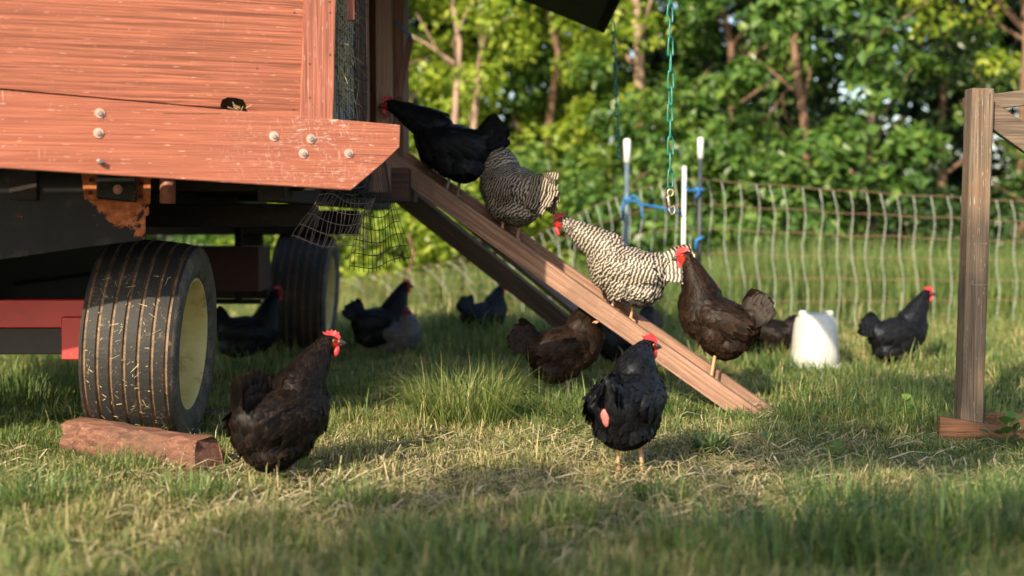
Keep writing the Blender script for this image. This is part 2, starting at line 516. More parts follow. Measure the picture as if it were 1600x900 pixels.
# stile
mb = MB()
mb.prism([FP(485, -420, 0.004), FP(536, -420, 0.004), FP(525.5, 0, 0.004), FP(521, 190, 0.004), FP(468.5, 186, 0.004), FP(476, 0, 0.004)], -FN * 0.04, 0, 0.003)
wp(mb, 'corner_stile', M['red_post'])
nail_m = plain('nail_iron', (0.09, 0.035, 0.025), 0.8)
for x, y in ((484, 100), (484, 153), (516, 86), (516, 20), (515, 3), (402, 107), (459, 171), (460, 20)):
    p = FP(x, y, 0.004 if x > 470 else -0.012)
    mb = MB()
    mb.lathe([(0.0, 0.0), (0.0015, 0.003), (0, 0.0045)], 8)
    for v in mb.v:
        v[:] = p + FN * v.x + FDIR * v.y + Vector((0, 0, v.z))
    wp(mb, 'nail_head', nail_m)
# sill board, chamfered end
sill = MB()
sp = [(-900, seam(-900)), (626, seam(626) + 1), (625, 230), (600, 254), (549, bot(549) + 1), (-900, bot(-900))]
sill.prism([FP(x, y, 0.03) for x, y in sp], -FN * 0.042, 0, 0.003)
sill_o = wp(sill, 'sill_board', M['red_board'])
for x, y in ((156, 177), (154, 208), (428, 213), (486, 217), (474, 240), (545, 240)):
    p = FP(x, y, 0.031)
    mb = MB()
    mb.lathe([(0, 0.0), (0.0, 0.0165), (0.003, 0.0155), (0.003, 0.0)], 16, 0)
    mb.lathe([(0.003, 0.0), (0.003, 0.0092), (0.0085, 0.0092), (0.0095, 0.0078), (0.0096, 0.0)], 6, 1)
    for v in mb.v:
        v[:] = p + FN * v.x + FDIR * v.y + Vector((0, 0, v.z))
    wp(mb, 'bolt', [M['washer'], M['steel']], sill_o)
mb = MB()
p = FP(153, 252, 0.03)
mb.tube([p, p + FN * 0.014 + Vector((0, 0, 0.001))], 0.006, 8); mb.tube([p + FN * 0.012, p + FN * 0.026 + FDIR * 0.008], 0.008, 6)
wp(mb, 'bolt', M['steel'], sill_o)
# cracks: thin splits in the board
split_m = plain('split_dark_wood', (0.05, 0.018, 0.012), 0.9)
for (xa, ya, xb, yb, wd_) in ((545, 241, 612, 243.5, .0016), (555, 253, 597, 256, .0013), (255, 177, 345, 177.5, .002)):
    mb = MB(); mb.bar(FP(xa, ya, 0.0302), FP(xb, yb, 0.0302), wd_, 0.0006, side=(0, 0, 1), bevel=0)
    wp(mb, 'board_split', split_m, sill_o)
# short batten at the top of the netted opening
mb = MB()
mb.prism([P(541, -300, 5.02), P(554, -300, 5.02), P(553.5, 31, 5.02), P(540.5, 32, 5.02)], Vector((0, 0.02, 0)), 0, 0.001)
tag(wp(mb, 'batten', M['red_post']), 'short pink batten hanging at the netted opening')

# ---- side wall: netted opening, jambs, doorway
def SP(px, py, x):                       # point on the side plane X = x
    r = ray(px, py)
    return Vector((0, 0, CAM_H)) + r * (x / r.x)
zt = 2.32
fl = 1.2
mb = MB()
for i in range(15):
    y = CY + 0.10 + i * 0.066
    mb.bar((SX - 0.055, y, fl), (SX - 0.055 + random.uniform(-.004, .004), y + random.uniform(-.004, .004), zt), 0.054, 0.012, side=(0, 1, 0), bevel=0.002)
    if i:
        wp(mb, 'back_slat', M['slat'])
    else:
        wp(mb, 'back_slat', M['slat'])
    mb = MB()
# netting over the opening
mb = MB()
for i in range(26):
    y = CY + 0.04 + i * 0.042
    mb.tube([(SX + 0.004 * math.sin(i * 1.3 + k), y + 0.006 * math.sin(k * 1.7 + i), fl + k * (zt - fl) / 8) for k in range(9)], 0.0011, 4)
for j in range(24):
    z = fl + 0.02 + j * 0.047
    mb.tube([(SX + 0.006 * math.sin(j + k), CY + 0.03 + k * 1.08 / 9, z + 0.012 * math.sin(k * 1.1 + j * 0.7)) for k in range(10)], 0.0022, 4)
tag(wp(mb, 'window_netting', M['net']), kind='stuff')
# hay stuffed behind the netting
mb = MB()
for i in range(420):
    y = CY + 0.06 + abs(random.gauss(0.16, 0.2))
    z = fl + 0.08 + abs(random.gauss(0.26, 0.2))
    a = Vector((SX - random.uniform(0, .03), y, z))
    d = Vector((random.gauss(0.15, .5), random.gauss(0, 1), random.gauss(-0.3, 1))).normalized() * random.uniform(.04, .14)
    d.x = max(-.05, min(.06, d.x))
    mb.tube([a, a + d * .5 + Vector((.004, 0, .005)), a + d], [0.0014, 0.0012, 0.0005], 3, cap=False)
tag(wp(mb, 'stuffed_hay', M['straw']), kind='stuff')
# near jamb (dark red strip), far jamb, door leaf, leaning slat
yj = SP(576, 100, SX + 0.01).y
mb = MB(); mb.box((SX - 0.02, yj + 0.04, (fl + zt) / 2), (0.05, 0, 0), (0, 0.09, 0), (0, 0, zt - fl)); wp(mb, 'door_jamb', M['side_wood'])
yf = 7.05
x0, x1 = P(587, 100, yf).x, P(611, 100, yf).x
mb = MB(); mb.box(((x0 + x1) / 2, yf + 0.05, (1.05 + zt) / 2), (x1 - x0, 0, 0), (0, 0.1, 0), (0, 0, zt - 1.05)); wp(mb, 'door_jamb', M['brown_plank'])
yl = 7.3
x0, x1 = P(609, 100, yl).x, P(630, 100, yl).x
mb = MB(); mb.box(((x0 + x1) / 2, yl + 0.2, (1.12 + zt) / 2), (x1 - x0, 0, 0), (0, 0.4, 0), (0, 0, zt - 1.12)); wp(mb, 'open_door', M['side_wood'])
mb = MB()
mb.prism([P(640, 48, 7.2), P(645.5, 62, 7.2), P(628, 152, 7.2), P(617, 152, 7.2), P(622, 120, 7.2)], Vector((0, 0.03, 0)), 0, 0.002)
wp(mb, 'leaning_slat', M['side_wood'])
mb = MB(); mb.tube([P(617, 30, 7.19), P(623, 38, 7.18), P(631, 48, 7.18), P(641, 56, 7.18), P(642, 62, 7.18)], 0.005, 5); wp(mb, 'blue_tie', M['twine'])
# rest of the side wall, floor, back wall, far wall, roof
mb = MB(); mb.box((SX - 0.03, 7.85, 1.75), (0.03, 0, 0), (0, 1.0, 0), (0, 0, 1.2), bevel=0); wp(mb, 'side_cladding', M['side_wood'])
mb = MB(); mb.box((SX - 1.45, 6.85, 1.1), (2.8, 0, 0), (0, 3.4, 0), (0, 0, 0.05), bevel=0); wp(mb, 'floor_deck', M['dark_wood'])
mb = MB(); mb.box((SX - 2.8, 6.5, 1.75), (0.03, 0, 0), (0, 3.8, 0), (0, 0, 1.25), bevel=0); wp(mb, 'far_side_cladding', M['side_wood'])
mb = MB(); mb.box((SX - 1.4, 8.38, 1.75), (2.7, 0, 0), (0, 0.03, 0), (0, 0, 1.25), bevel=0); wp(mb, 'rear_cladding', M['side_wood'])
mb = MB()
mb.prism([(SX + 0.08, CY - 0.15, 2.33), (SX - 3.0, CY - 1.35, 2.33), (SX - 3.0, 8.5, 2.33), (SX + 0.02, 8.5, 2.33)], Vector((0, 0, 0.05)))
wp(mb, 'ceiling_board', M['dark_wood']); mb = MB()
mb.prism([(SX + 0.12, CY - 0.15, 2.382), (SX - 1.4, CY - 0.8, 2.75), (SX - 3.0, CY - 1.35, 2.382)], Vector((0, 3.7, 0)))
wp(mb, 'roof', plain('roof_metal', (0.28, 0.27, 0.25), 0.5, 0.3))
# propped-up side flap (awning), seen from below
outx, outz = P(945, 50, 7.75).x, P(945, 50, 7.75).z
hx, hz = SX + 0.05, 2.32
mb = MB()
ext = Vector((outx - hx, 0, outz - hz))
upn = Vector((-ext.z, 0, ext.x)).normalized()
mb.prism([(hx, 5.9, hz), (hx, 7.75, hz), (outx, 7.75, outz), (outx, 5.9, outz)], upn * 0.03, 0, 0.003)
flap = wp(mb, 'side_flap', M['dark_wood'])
mb = MB()
mb.box(Vector((outx, 6.35, outz)) - ext.normalized() * 0.03 + upn * 0.045, ext.normalized() * 0.05, (0, 2.86, 0), upn * 0.09)
wp(mb, 'flap_rail', M['dark_wood'], flap)
mb = MB()
mb.box(Vector((hx, 7.77, hz)) + ext * 0.5 + upn * 0.07, ext * 1.0, (0, 0.045, 0), upn * 0.145)
wp(mb, 'flap_rail', M['dark_wood'], flap)
mb = MB()
mb.box(Vector((hx, 5.88, hz)) + ext * 0.5 + upn * 0.07, ext * 1.0, (0, 0.045, 0), upn * 0.145)
wp(mb, 'flap_rail', M['dark_wood'], flap)

# ---- running gear
def bx(name, x0, x1, y0, y1, z0, z1, mat, parent=None, bevel=0.004):
    mb = MB(); mb.box(((x0 + x1) / 2, (y0 + y1) / 2, (z0 + z1) / 2), (x1 - x0, 0, 0), (0, y1 - y0, 0), (0, 0, z1 - z0), 0, bevel)
    return wp(mb, name, mat, parent)
XL, XR, YF, YR = -1.395, -1.36, 5.6, 9.3
for x in (-2.45, -1.75, -0.92):
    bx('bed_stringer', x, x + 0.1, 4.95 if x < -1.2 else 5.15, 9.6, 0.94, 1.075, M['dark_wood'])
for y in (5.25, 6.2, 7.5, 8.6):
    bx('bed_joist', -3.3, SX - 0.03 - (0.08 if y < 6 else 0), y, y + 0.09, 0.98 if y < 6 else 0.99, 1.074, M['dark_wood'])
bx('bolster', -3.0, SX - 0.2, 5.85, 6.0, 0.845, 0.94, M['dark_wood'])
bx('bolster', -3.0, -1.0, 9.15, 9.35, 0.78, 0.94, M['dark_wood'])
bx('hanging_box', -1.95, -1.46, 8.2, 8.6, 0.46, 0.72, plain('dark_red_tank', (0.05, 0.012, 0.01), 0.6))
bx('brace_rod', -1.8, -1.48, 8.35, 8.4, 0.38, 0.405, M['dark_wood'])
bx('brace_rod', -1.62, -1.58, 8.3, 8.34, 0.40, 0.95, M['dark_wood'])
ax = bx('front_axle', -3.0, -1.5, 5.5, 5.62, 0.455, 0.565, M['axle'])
bx('axle_web', -3.0, -1.5, 5.52, 5.60, 0.35, 0.455, plain('axle_web_steel', (0.02, 0.016, 0.014), 0.7), ax)  # near-black web below the red axle beam
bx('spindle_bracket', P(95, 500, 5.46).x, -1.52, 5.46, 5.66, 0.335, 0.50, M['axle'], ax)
bx('rear_axle', -3.0, -1.5, 9.22, 9.36, 0.36, 0.47, M['dark_wood'])  # dark material instead of axle red: shade under the bed put into colour
bx('reach_pole', -2.2, -2.08, 5.6, 9.3, 0.5, 0.6, M['dark_wood'])  # also dark instead of red, standing in for the underbody shade
bx('added_shade_board', -2.42, -2.38, 5.7, 8.4, 0.42, 0.94, M['dark_wood'])  # added board that keeps light from leaking through under the bed
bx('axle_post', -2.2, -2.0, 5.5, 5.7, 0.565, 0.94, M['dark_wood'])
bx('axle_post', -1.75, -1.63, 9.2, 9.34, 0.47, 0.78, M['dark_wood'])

# wheels: ribbed tread, sidewall, dished yellow rim (local X = axle, outboard +X)
def tyre_mesh():
    mb = MB()
    prof, mats = [], []
    half = 0.135
    ng = 6
    xs = []
    prof.append((-0.155, 0.29)); mats.append(2)
    prof.append((-0.165, 0.335)); mats.append(2)
    prof.append((-0.152, 0.382)); mats.append(0)
    step = 2 * half / ng
    for i in range(ng + 1):
        x = -half + i * step
        crown = 0.4 - 0.012 * (x / half) ** 2
        prof += [(x - 0.0065, crown), (x - 0.0045, crown - 0.010), (x + 0.0045, crown - 0.010), (x + 0.0065, crown)]
        mats += [1, 1, 1, 0]
    prof.append((0.152, 0.382)); mats.append(2)
    prof.append((0.166, 0.345)); mats.append(2)
    prof.append((0.163, 0.30)); mats.append(2)
    prof.append((0.15, 0.262)); mats.append(2)
    prof.append((0.13, 0.248)); mats.append(2)
    prof.append((-0.13, 0.248)); mats.append(2)
    mb.lathe(prof, 72, mats=mats, closed=True)
    return mb.mesh('tyre', [M['tread'], M['groove'], M['sidewall']], smooth=False)
def rim_mesh():
    mb = MB()
    prof = [(0.146, 0.262), (0.149, 0.254), (0.143, 0.245), (0.12, 0.238), (0.07, 0.224), (0.03, 0.214), (0.01, 0.19), (-0.01, 0.13), (0.02, 0.09), (0.022, 0.055), (0.07, 0.05), (0.078, 0.03), (0.078, 0.0)]
    mb.lathe(prof, 48)
    return mb.mesh('rim', M['rim'], smooth=True)
TM, RM = tyre_mesh(), rim_mesh()
TM.polygons.foreach_set('use_smooth', [p.material_index == 2 for p in TM.polygons])
lugs = MB()
lugs.tube([(0.0, 0, 0), (0.032, 0, 0)], 0.011, 6)
LM = lugs.mesh('lug_nut', M['steel'])
for (x, y, flip, spin) in ((XL - 0.03, YF, 0, 0.0), (-1.36, YR, 0, 0.7), (-3.1, YF, 1, 0.3), (-3.1, YR, 1, 1.1)):
    wh = bpy.data.objects.new('wheel', None); COL.objects.link(wh); wh.parent = wag
    wh.location = Vector((x, y, 0.395)) - W0
    wh.rotation_euler = (spin, R(3.5) * (1 if not flip else -1), math.pi if flip else 0)
    wh.scale = (1.12, 1, 1)
    link('tyre', TM, wh); link('rim', RM, wh); [link('lug_nut', LM, wh, (0, 0.085 * math.cos(1.2566 * k), 0.085 * math.sin(1.2566 * k))) for k in range(5)]

mb = MB()
for i in range(110):
    a_ = random.uniform(-1.0, 0.75); x_ = XL - 0.03 + random.uniform(-.14, .15) + 0.06 * math.sin(a_) * 0.4
    rr_ = 0.4005 - 0.012 * ((x_ - XL + .03) / .15) ** 2
    p = Vector((x_, YF - rr_ * math.cos(a_), 0.395 + rr_ * math.sin(a_)))
    tz = Vector((0, math.sin(a_), math.cos(a_))); g_ = random.uniform(0, 6.28); L = random.choice((.006, .008, .012, .02, .035))
    d_ = (Vector((1, 0, 0)) * math.cos(g_) + tz * math.sin(g_)) * L
    mb.tube([p, p + d_], [0.0013, 0.0008], 3)
tag(wp(mb, 'straw_bits', M['straw']), 'bits of straw stuck to the near tyre', kind='stuff')

# black steel end beam with rusted bolt bracket under the sill
PA, PB = P(-20, 345, 4.93), P(240, 345, 5.08)
pdir = (Vector((PB.x - PA.x, PB.y - PA.y, 0))).normalized()
pn = Vector((pdir.y, -pdir.x, 0))
def PP(px, py, off=0.0):
    r = ray(px, py)
    a = Vector((PA.x, PA.y, 0)) + pn * off
    return Vector((0, 0, CAM_H)) + r * ((a - Vector((0, 0, CAM_H))).dot(pn) / r.dot(pn))
steel_m = rusty('black_steel_rust', tuple(PP(190, 325) - W0), 0.15, 0.6)
mb = MB()
mb.prism([PP(-700, 200), PP(0, 250), PP(233, 270), PP(233, 336), PP(227.5, 338), PP(227.5, 371), PP(222, 376), PP(150, 384.5), PP(0, 406), PP(-700, 500)], -pn * 0.012, 0, 0.002)
pl = wp(mb, 'end_beam', steel_m)
rust2 = rusty('bracket_rust', tuple(PP(182, 292) - W0), 0.5, 0.3)
mb = MB()
mb.prism([PP(126, 262, 0.004), PP(236, 274, 0.004), PP(235, 318, 0.004), PP(132, 312, 0.004)], pn * 0.008, 0, 0.001)
br = wp(mb, 'bracket_plate', rust2, pl)
mb = MB()
mb.prism([PP(151, 264, 0.013), PP(212, 270, 0.013), PP(214, 316, 0.013), PP(151, 311, 0.013)], pn * 0.035, 0, 0.006)
wp(mb, 'bracket_block', rusty('block_rust', tuple(PP(188, 296) - W0), 0.06, 0.55), pl)
mb = MB()
p = PP(184, 296, 0.048)
mb.tube([p, p + pn * 0.012], 0.017, 12); mb.tube([p + pn * 0.012, p + pn * 0.03], 0.0115, 6)
wp(mb, 'bolt', plain('rusty_bolt', (0.3, 0.14, 0.1), 0.7), pl)
hole_m = plain('hole_dark', (0.05, 0.015, 0.01), 0.9)
for x, y in ((142.5, 281), (141.5, 301), (221, 287), (220, 307)):
    mb = MB(); mb.box(PP(x, y, 0.0125), pdir * 0.014, (0, 0, 0.014), pn * 0.002, bevel=0)
    wp(mb, 'square_hole', hole_m, pl)
mb = MB()
mb.tube([PP(262, 262, 0.0), PP(262, 318, 0.0)], 0.028, 14)
wp(mb, 'rolled_bracket', plain('rolled_steel_paint', (0.24, 0.09, 0.065), 0.5), pl, smooth=True)

# ---- cross beam on which the ramp hangs
bx('ramp_beam', SX - 0.05, P(640, 260, 6.75).x, 6.7, 7.3, 0.96, 1.12, wood('ramp_beam_wood', (0.03, 0.015, 0.01), (0.1, 0.05, 0.035), (0, 0, 0)))
bx('ramp_cleat', SX - 0.05, P(612, 250, 6.55).x, 6.42, 6.52, 1.0, 1.13, M['side_wood'])

# ---- torn plastic netting hanging under the corner
def torn_net(corners, nu, nv, rad, ru, rad_v):
    mb = MB()
    def pt(u, v):
        a = corners[0].lerp(corners[1], u); b_ = corners[3].lerp(corners[2], u)
        p = a.lerp(b_, v)
        return p + Vector((0.008 * math.sin(5 * v + 9 * u), 0.03 * math.sin(3.1 * u * 3 + v * 2), 0.012 * math.sin(7 * u + 2 * v)))
    for i in range(nu + 1):
        u = i / nu
        v0 = 0.0 if random.random() < 0.8 else random.uniform(0, .3)
        mb.tube([pt(u + ru * math.sin(i * 2.1) * k / 8, v0 + (1.04 - v0) * k / 8) for k in range(9)], rad, 4)
    for j in range(nv + 1):
        mb.tube([pt(k / 12, (j + 0.3) / (nv + 0.3)) for k in range(13)], rad_v, 4)
    return mb
mb = torn_net([P(500, 300, 5.35), P(585, 312, 5.6), P(573, 392, 5.55), P(458, 372, 5.2)], 20, 4, 0.0011, .02, 0.0017)
tag(wp(mb, 'torn_netting', plain('dusty_net', (0.16, 0.11, 0.08), 0.6)), 'torn plastic netting dangling under the corner', kind='stuff')
mb = torn_net([P(570, 250, 5.5), P(600, 250, 5.7), P(640, 405, 5.9), P(548, 420, 5.6)], 22, 8, 0.001, .03, 0.0018)
tag(wp(mb, 'torn_netting', M['net']), kind='stuff')
mb = torn_net([P(512, 296, 5.2), P(580, 280, 5.4), P(577, 318, 5.45), P(515, 300, 5.25)], 12, 2, 0.0011, .02, 0.0016)
tag(wp(mb, 'torn_netting', M['net']), kind='stuff')

# ------------------------------------------------------------------ ramp
RB, RT = G(1142, 648), P(597, 262, 6.9)             # lower edge of the near rail
rdir = (RT - RB).normalized()                        # uphill
rflat = Vector((rdir.x, rdir.y, 0)).normalized()
rw = Vector((-rflat.y, rflat.x, 0))
if rw.y < 0: rw = -rw                                # across the ramp, away from the camera
rup = rw.cross(rdir)
if rup.z < 0: rup = -rup
RW = 0.26
ramp_root = empty('chicken_ramp', (RB.x, RB.y, 0), 'brown wooden ramp with side rails leading up to the coop door', 'ramp')
ryaw = math.atan2(rdir.y, rdir.x); rpit = math.atan2(rdir.z, Vector((rdir.x, rdir.y)).length)
ramp_m = wood('ramp_wood', (0.12, 0.066, 0.044), (0.37, 0.215, 0.148), tuple(rdir.rotation_difference(Vector((1, 0, 0))).to_euler()), 0.35, (0.5, 0.36, 0.28), stain=(0.16, 0.095, 0.065))
def rp(s, w, h): return RB + rdir * s + rw * w + rup * h
RLEN = (RT - RB).length
def rail(w0, w1, h0, h1, s0, s1, name, mat):
    mb = MB()
    pts = [rp(s0, w0, h0), rp(s0 - (h1 - h0) / math.tan(rpit) if s0 == 0 else s0, w0, h1), rp(s1, w0, h1), rp(s1, w0, h0)]
    mb.prism(pts, rw * (w1 - w0), 0, 0.003)
    return mb.build(name, mat, ramp_root, ramp_root.location)
rail(0, 0.038, 0, 0.089, 0.0, RLEN + 0.02, 'side_rail', ramp_m)
rail(RW - 0.038, RW, 0, 0.089, 0.0, RLEN + 0.02, 'side_rail', ramp_m)
rail(0.039, RW - 0.039, 0.012, 0.034, 0.05, RLEN, 'deck_board', ramp_m)
for k in range(9):
    s = 0.18 + k * 0.2
    rail(0.04, RW - 0.04, 0.0345, 0.046, s, s + 0.025, 'cleat', ramp_m)
# second, steeper plank behind
A, B = P(628, 302, 7.6), P(945, 556, 9.2)
pm = wood('plank_wood', (0.07, 0.045, 0.035), (0.17, 0.115, 0.09), tuple((B - A).normalized().rotation_difference(Vector((1, 0, 0))).to_euler()))
root2 = empty('prop_plank', (B.x, B.y, 0), 'grey brown plank leaning in shade below and behind the ramp', 'plank')
mb = MB(); mb.bar(A, B, 0.035, 0.125, side=(0.4, 1, 0)); mb.build('plank', pm, root2, root2.location)
t2 = (B - A).normalized(); s2 = Vector((0.4, 1, 0)); s2 = (s2 - t2 * s2.dot(t2)).normalized(); u2 = s2.cross(t2)
if u2.z < 0: u2 = -u2
mb = MB(); mb.bar(A + u2 * 0.085 + s2 * .07, B + u2 * 0.085 + s2 * .07, 0.1, 0.03, side=s2); mb.build('top_strip', pm, root2, root2.location)

# ------------------------------------------------------------------ wheel chocks
a, b_ = G(98, 712), G(306, 742)
a, b_ = Vector((a.x, a.y, 0)), Vector((b_.x, b_.y, 0))
mb = MB()
axis = (b_ - a).normalized(); nrm = Vector((-axis.y, axis.x, 0)); nrm = nrm if nrm.y > 0 else -nrm
rings = 15
pr = [(0.0, -0.02), (-0.004, 0.03), (-0.002, 0.075), (0.004, 0.104), (0.02, 0.118), (0.07, 0.122), (0.108, 0.115), (0.12, 0.06), (0.12, -0.02)]
base = len(mb.v)
for i in range(rings):
    t = i / (rings - 1)
    c = a.lerp(b_, t) + Vector((0, 0, 0.012 * (1 - t)))
    for (n_, z_) in pr:
        mb.v.append(c + nrm * (n_ + random.uniform(-.006, .006)) + axis * (random.uniform(-.012, .012) if i in (0, rings - 1) else 0) + Vector((0, 0, z_ + random.uniform(-.006, .006))))
np_ = len(pr)
for i in range(rings - 1):
    for k in range(np_ - 1):
        mb.f.append([base + i * np_ + k, base + i * np_ + k + 1, base + (i + 1) * np_ + k + 1, base + (i + 1) * np_ + k]); mb.m.append(0)
mb.f.append([base + k for k in range(np_)]); mb.m.append(0)
e = base + (rings - 1) * np_
mb.f.append([e + k for k in range(np_)]); mb.m.append(0)
chock = mb.build('wheel_chock', M['log'], None)
tag(chock, 'split reddish log wedged in front of the near tyre', 'log')
a, b_ = P(318, 668, 5.95), P(384, 668, 5.95)
mb = MB(); mb.bar(Vector((a.x - .3, a.y, 0.035)), Vector((b_.x, b_.y + .05, 0.035)), 0.07, 0.075)
tag(mb.build('wheel_chock', M['grey_beam']), 'grey timber offcut lying behind the near tyre', 'timber')

# ------------------------------------------------------------------ chains
def link_mesh(L, w, r):
    mb = MB()
    n = 14
    pts = []
    for k in range(n + 1):
        g = 2 * math.pi * k / n
        z = (L / 2 - w / 2) * (1 if math.sin(g) > 0 else -1) * min(1, abs(math.sin(g)) * 3) + w / 2 * math.sin(g)
        x = w / 2 * math.cos(g) * (0.55 + 0.45 * (0.5 - 0.5 * math.sin(g)) * 2 * .8)
        pts.append((x, 0, z))
    mb.tube(pts, r, 6, cap=False)
    mb.tube([(-w * .38, -r * 1.4, -L * .43), (0, -r * 2, -L * .47), (w * .38, r * 1.4, -L * .43), (0, r * 2, -L * .40), (-w * .38, -r * 1.4, -L * .43)], r, 6, cap=False)
    return mb.mesh('link', M['green_chain'], smooth=True)
LMESH = link_mesh(0.068, 0.022, 0.0031)
def chain(top, bottom, label, hook):
    root = empty('hanging_chain', bottom, label, 'chain', 'green chains hanging from the flap')
    L = (top - bottom).length
    n = max(1, int(round(L / 0.057)))
    for i in range(n):
        p = bottom.lerp(top, (i + 0.5) / n) - bottom + Vector((random.uniform(-.0015, .0015), 0, 0))
        o = link('link', LMESH, root, p)
        d = top - bottom
        o.rotation_euler = (0, math.atan2(d.x, d.z), (i % 2) * R(80) + random.uniform(-.3, .3) + 0.3)
    if hook:
        mb = MB()
        H = []
        z = lambda y: (292 - y) / FPX * 5.0
        mb.tube([(0.010 * math.cos(g), 0, z(301) + 0.012 * math.sin(g)) for g in np.linspace(0, 2 * math.pi, 13)], 0.0033, 6, cap=False)
        mb.tube([(-0.008, 0, z(303)), (-0.007, 0, z(312)), (-0.004, 0, z(321)), (0.0, 0, z(325)), (0.012, 0, z(321.5)), (0.017, 0, z(327)), (0.014, 0, z(333)), (0.004, 0, z(335)), (-0.003, 0, z(330)), (-0.006, 0, z(324))], [0.0035, 0.005, 0.005, .004, 0.0035, 0.0036, .0035, .0034, .0033, .003], 8)
        mb.tube([(-0.008, 0, z(308)), (-0.015, 0, z(309))], 0.003, 6)
        mb.build('snap_hook', M['brass'], root, smooth=True)
    return root
cb = P(1047.5, 292, 5.0)
chain(Vector((cb.x - 0.006, 5.0, outz + 0.02)), cb, 'green chain with a brass snap hook at its end', True)
cb = P(967.5, 246, 7.66)
chain(P(957.5, 34, 7.66), cb, 'thin green chain without hook hanging behind the flap corner', False)

# ------------------------------------------------------------------ timber frame at the right
fr = empty('timber_trestle', G(1512, 690), 'weathered timber post with cross beam, brace and foot board', 'trestle')
fo = fr.location.copy()
D = 5.62
mb = MB()
w = 0.088
tl, tr_, bl, br_ = P(1519.5, 137, D), P(1554, 138, D), P(1500, 705, D), P(1535, 705, D)
mb.prism([tl, tr_, br_, bl], Vector((0.0, 0.095, 0)), 0, 0.004)
mb.build('post', M['grey_post'], fr, fo)
mb = MB(); mb.bar(P(1507, 165, D + .13), P(1760, 132, D + .13), 0.04, 0.062, side=(0, 1, 0)); mb.build('cross_beam', M['grey_beam'], fr, fo)
mb = MB(); mb.bar(P(1535, 170, D + .075), P(1760, 330, D + .075), 0.038, 0.092, side=(0, 1, 0)); mb.build('brace', M['grey_beam'], fr, fo)
mb = MB()
mb.prism([P(1469, 651, D - .05), P(1555, 665, D - .05), P(1760, 708, D - .05), P(1760, 750, D - .05), P(1555, 703, D - .05), P(1468, 690, D - .05)], Vector((0, .038, 0)), 0, 0.003)
mb.build('foot_board', M['foot_wood'], fr, fo)
mb = MB(); mb.bar(P(1530, 660, D + .13), P(1760, 664, D + .13), .038, .08, side=(0, 1, 0)); mb.build('foot_board', M['foot_wood'], fr, fo)

# ------------------------------------------------------------------ netting fence
# (px, y of the top edge, depth) along the fence line
FL = [(1760, 326, 11.6), (1600, 315, 11.5), (1360, 301, 11.2), (1200, 289, 10.95), (1110, 282, 10.8), (1062, 279, 10.75), (985, 300, 11.2), (930, 322, 11.6), (880, 347, 12.0), (830, 372, 12.5), (760, 396, 13.2), (690, 412, 13.8), (600, 428, 14.4), (500, 440, 15.0)]
pts = [P(*q) for q in FL]
fence = empty('net_fence', (pts[0].x, pts[0].y, 0), 'electric poultry netting with wavy white uprights and rusty line wires', 'fence')
seg = [0.0]
for i in range(1, len(pts)): seg.append(seg[-1] + (pts[i] - pts[i - 1]).length)
def fpt(s):
    for i in range(1, len(pts)):
        if s <= seg[i] or i == len(pts) - 1:
            t = (s - seg[i - 1]) / (seg[i] - seg[i - 1])
            return pts[i - 1].lerp(pts[i], min(t, 1.0))
s = 0.03
i = 0
while s < seg[-1]:
    p = fpt(s)
    sag = max(0.0, min(1.0, (1.1 - p.z) / 0.6)) if p.x < 1.0 else 0.0
    mb = MB()
    ph = random.uniform(-.35, .35)
    path = []
    lean = (0.5 * sag if i % 2 else 0.12 * sag)
    for k in range(11):
        t = k / 10
        z = p.z * (1 - t)
        wv = (random.uniform(.8, 1.2) * 0.02 * math.sin(t * 12.0 - 0.6 + ph) + 0.012 * math.sin(t * 5 + i * 1.7)) * (1 - 0.35 * t)
        path.append((p.x + wv + 0.04 * t + lean * t, p.y + 0.01 * math.sin(k), z))
    mb.tube(path, 0.003, 5)
    mb.build('upright', M['strand'], fence, fence.location, smooth=True)
    s += 0.138 * random.uniform(0.93, 1.07) * (1.0 if p.x > 0 else 1.5)
    i += 1
for j in range(7):
    f_ = 1 - j / 6.4
    mb = MB()
    mb.tube([Vector((fpt(q).x, fpt(q).y, fpt(q).z * f_ + 0.006 * math.sin(q * 9 + j))) for q in np.linspace(0, seg[-1], 70)], 0.003, 4)
    mb.build('line_wire', M['wire'], fence, fence.location)
# posts by the fence corner
def fpost(px, top, capb, bottom, d, w, mat, label, capw):
    p = P(px, top, d)
    root = empty('fence_post', (p.x, d, 0), label, 'fence post')
    q = P(px, capb, d); r_ = P(px - 3, bottom, d)
    mb = MB(); mb.tube([Vector((r_.x, d, 0)), q + Vector((0, 0, .02))], w, 8); mb.build('shaft', mat, root, root.location, smooth=True)
    if capw:
        mb = MB(); mb.tube([q, q.lerp(p, .93), p], [capw, capw, capw * .75], 10); mb.build('cap', M['cap'], root, root.location, smooth=True)
fpost(980, 217, 254, 400, 10.4, 0.019, M['post_blue'], 'blue grey steel fence post with a long white cap', 0.026)
fpost(1094.5, 215, 248, 400, 10.6, 0.016, M['post_dark'], 'dark fence post with a white cap and blue twine', 0.022)
fpost(1069.5, 264, 264, 400, 10.55, 0.0145, M['cap'], 'plain thin white fence post between the capped posts', 0)
def twine(label, path, r_):
    mb = MB(); mb.tube([P(*q) for q in path], r_, 5)
    tag(mb.build('blue_twine', M['twine'], smooth=True), label, 'twine')
twine('blue twine stretched from the grey capped post to the white post', [(974, 310, 10.36), (985, 312, 10.36), (1000, 319, 10.4), (1030, 324, 10.45), (1066, 333, 10.5)], .009)
twine('loose blue twine loop hanging from the stretched twine', [(983, 309, 10.36), (990, 305, 10.36), (997, 311, 10.36), (1003, 330, 10.36), (1006, 350, 10.36)], .007)
twine('blue twine wrapped round the grey capped post', [(973, 312, 10.37), (984, 315, 10.37), (973, 318, 10.37), (972, 345, 10.37)], .008)
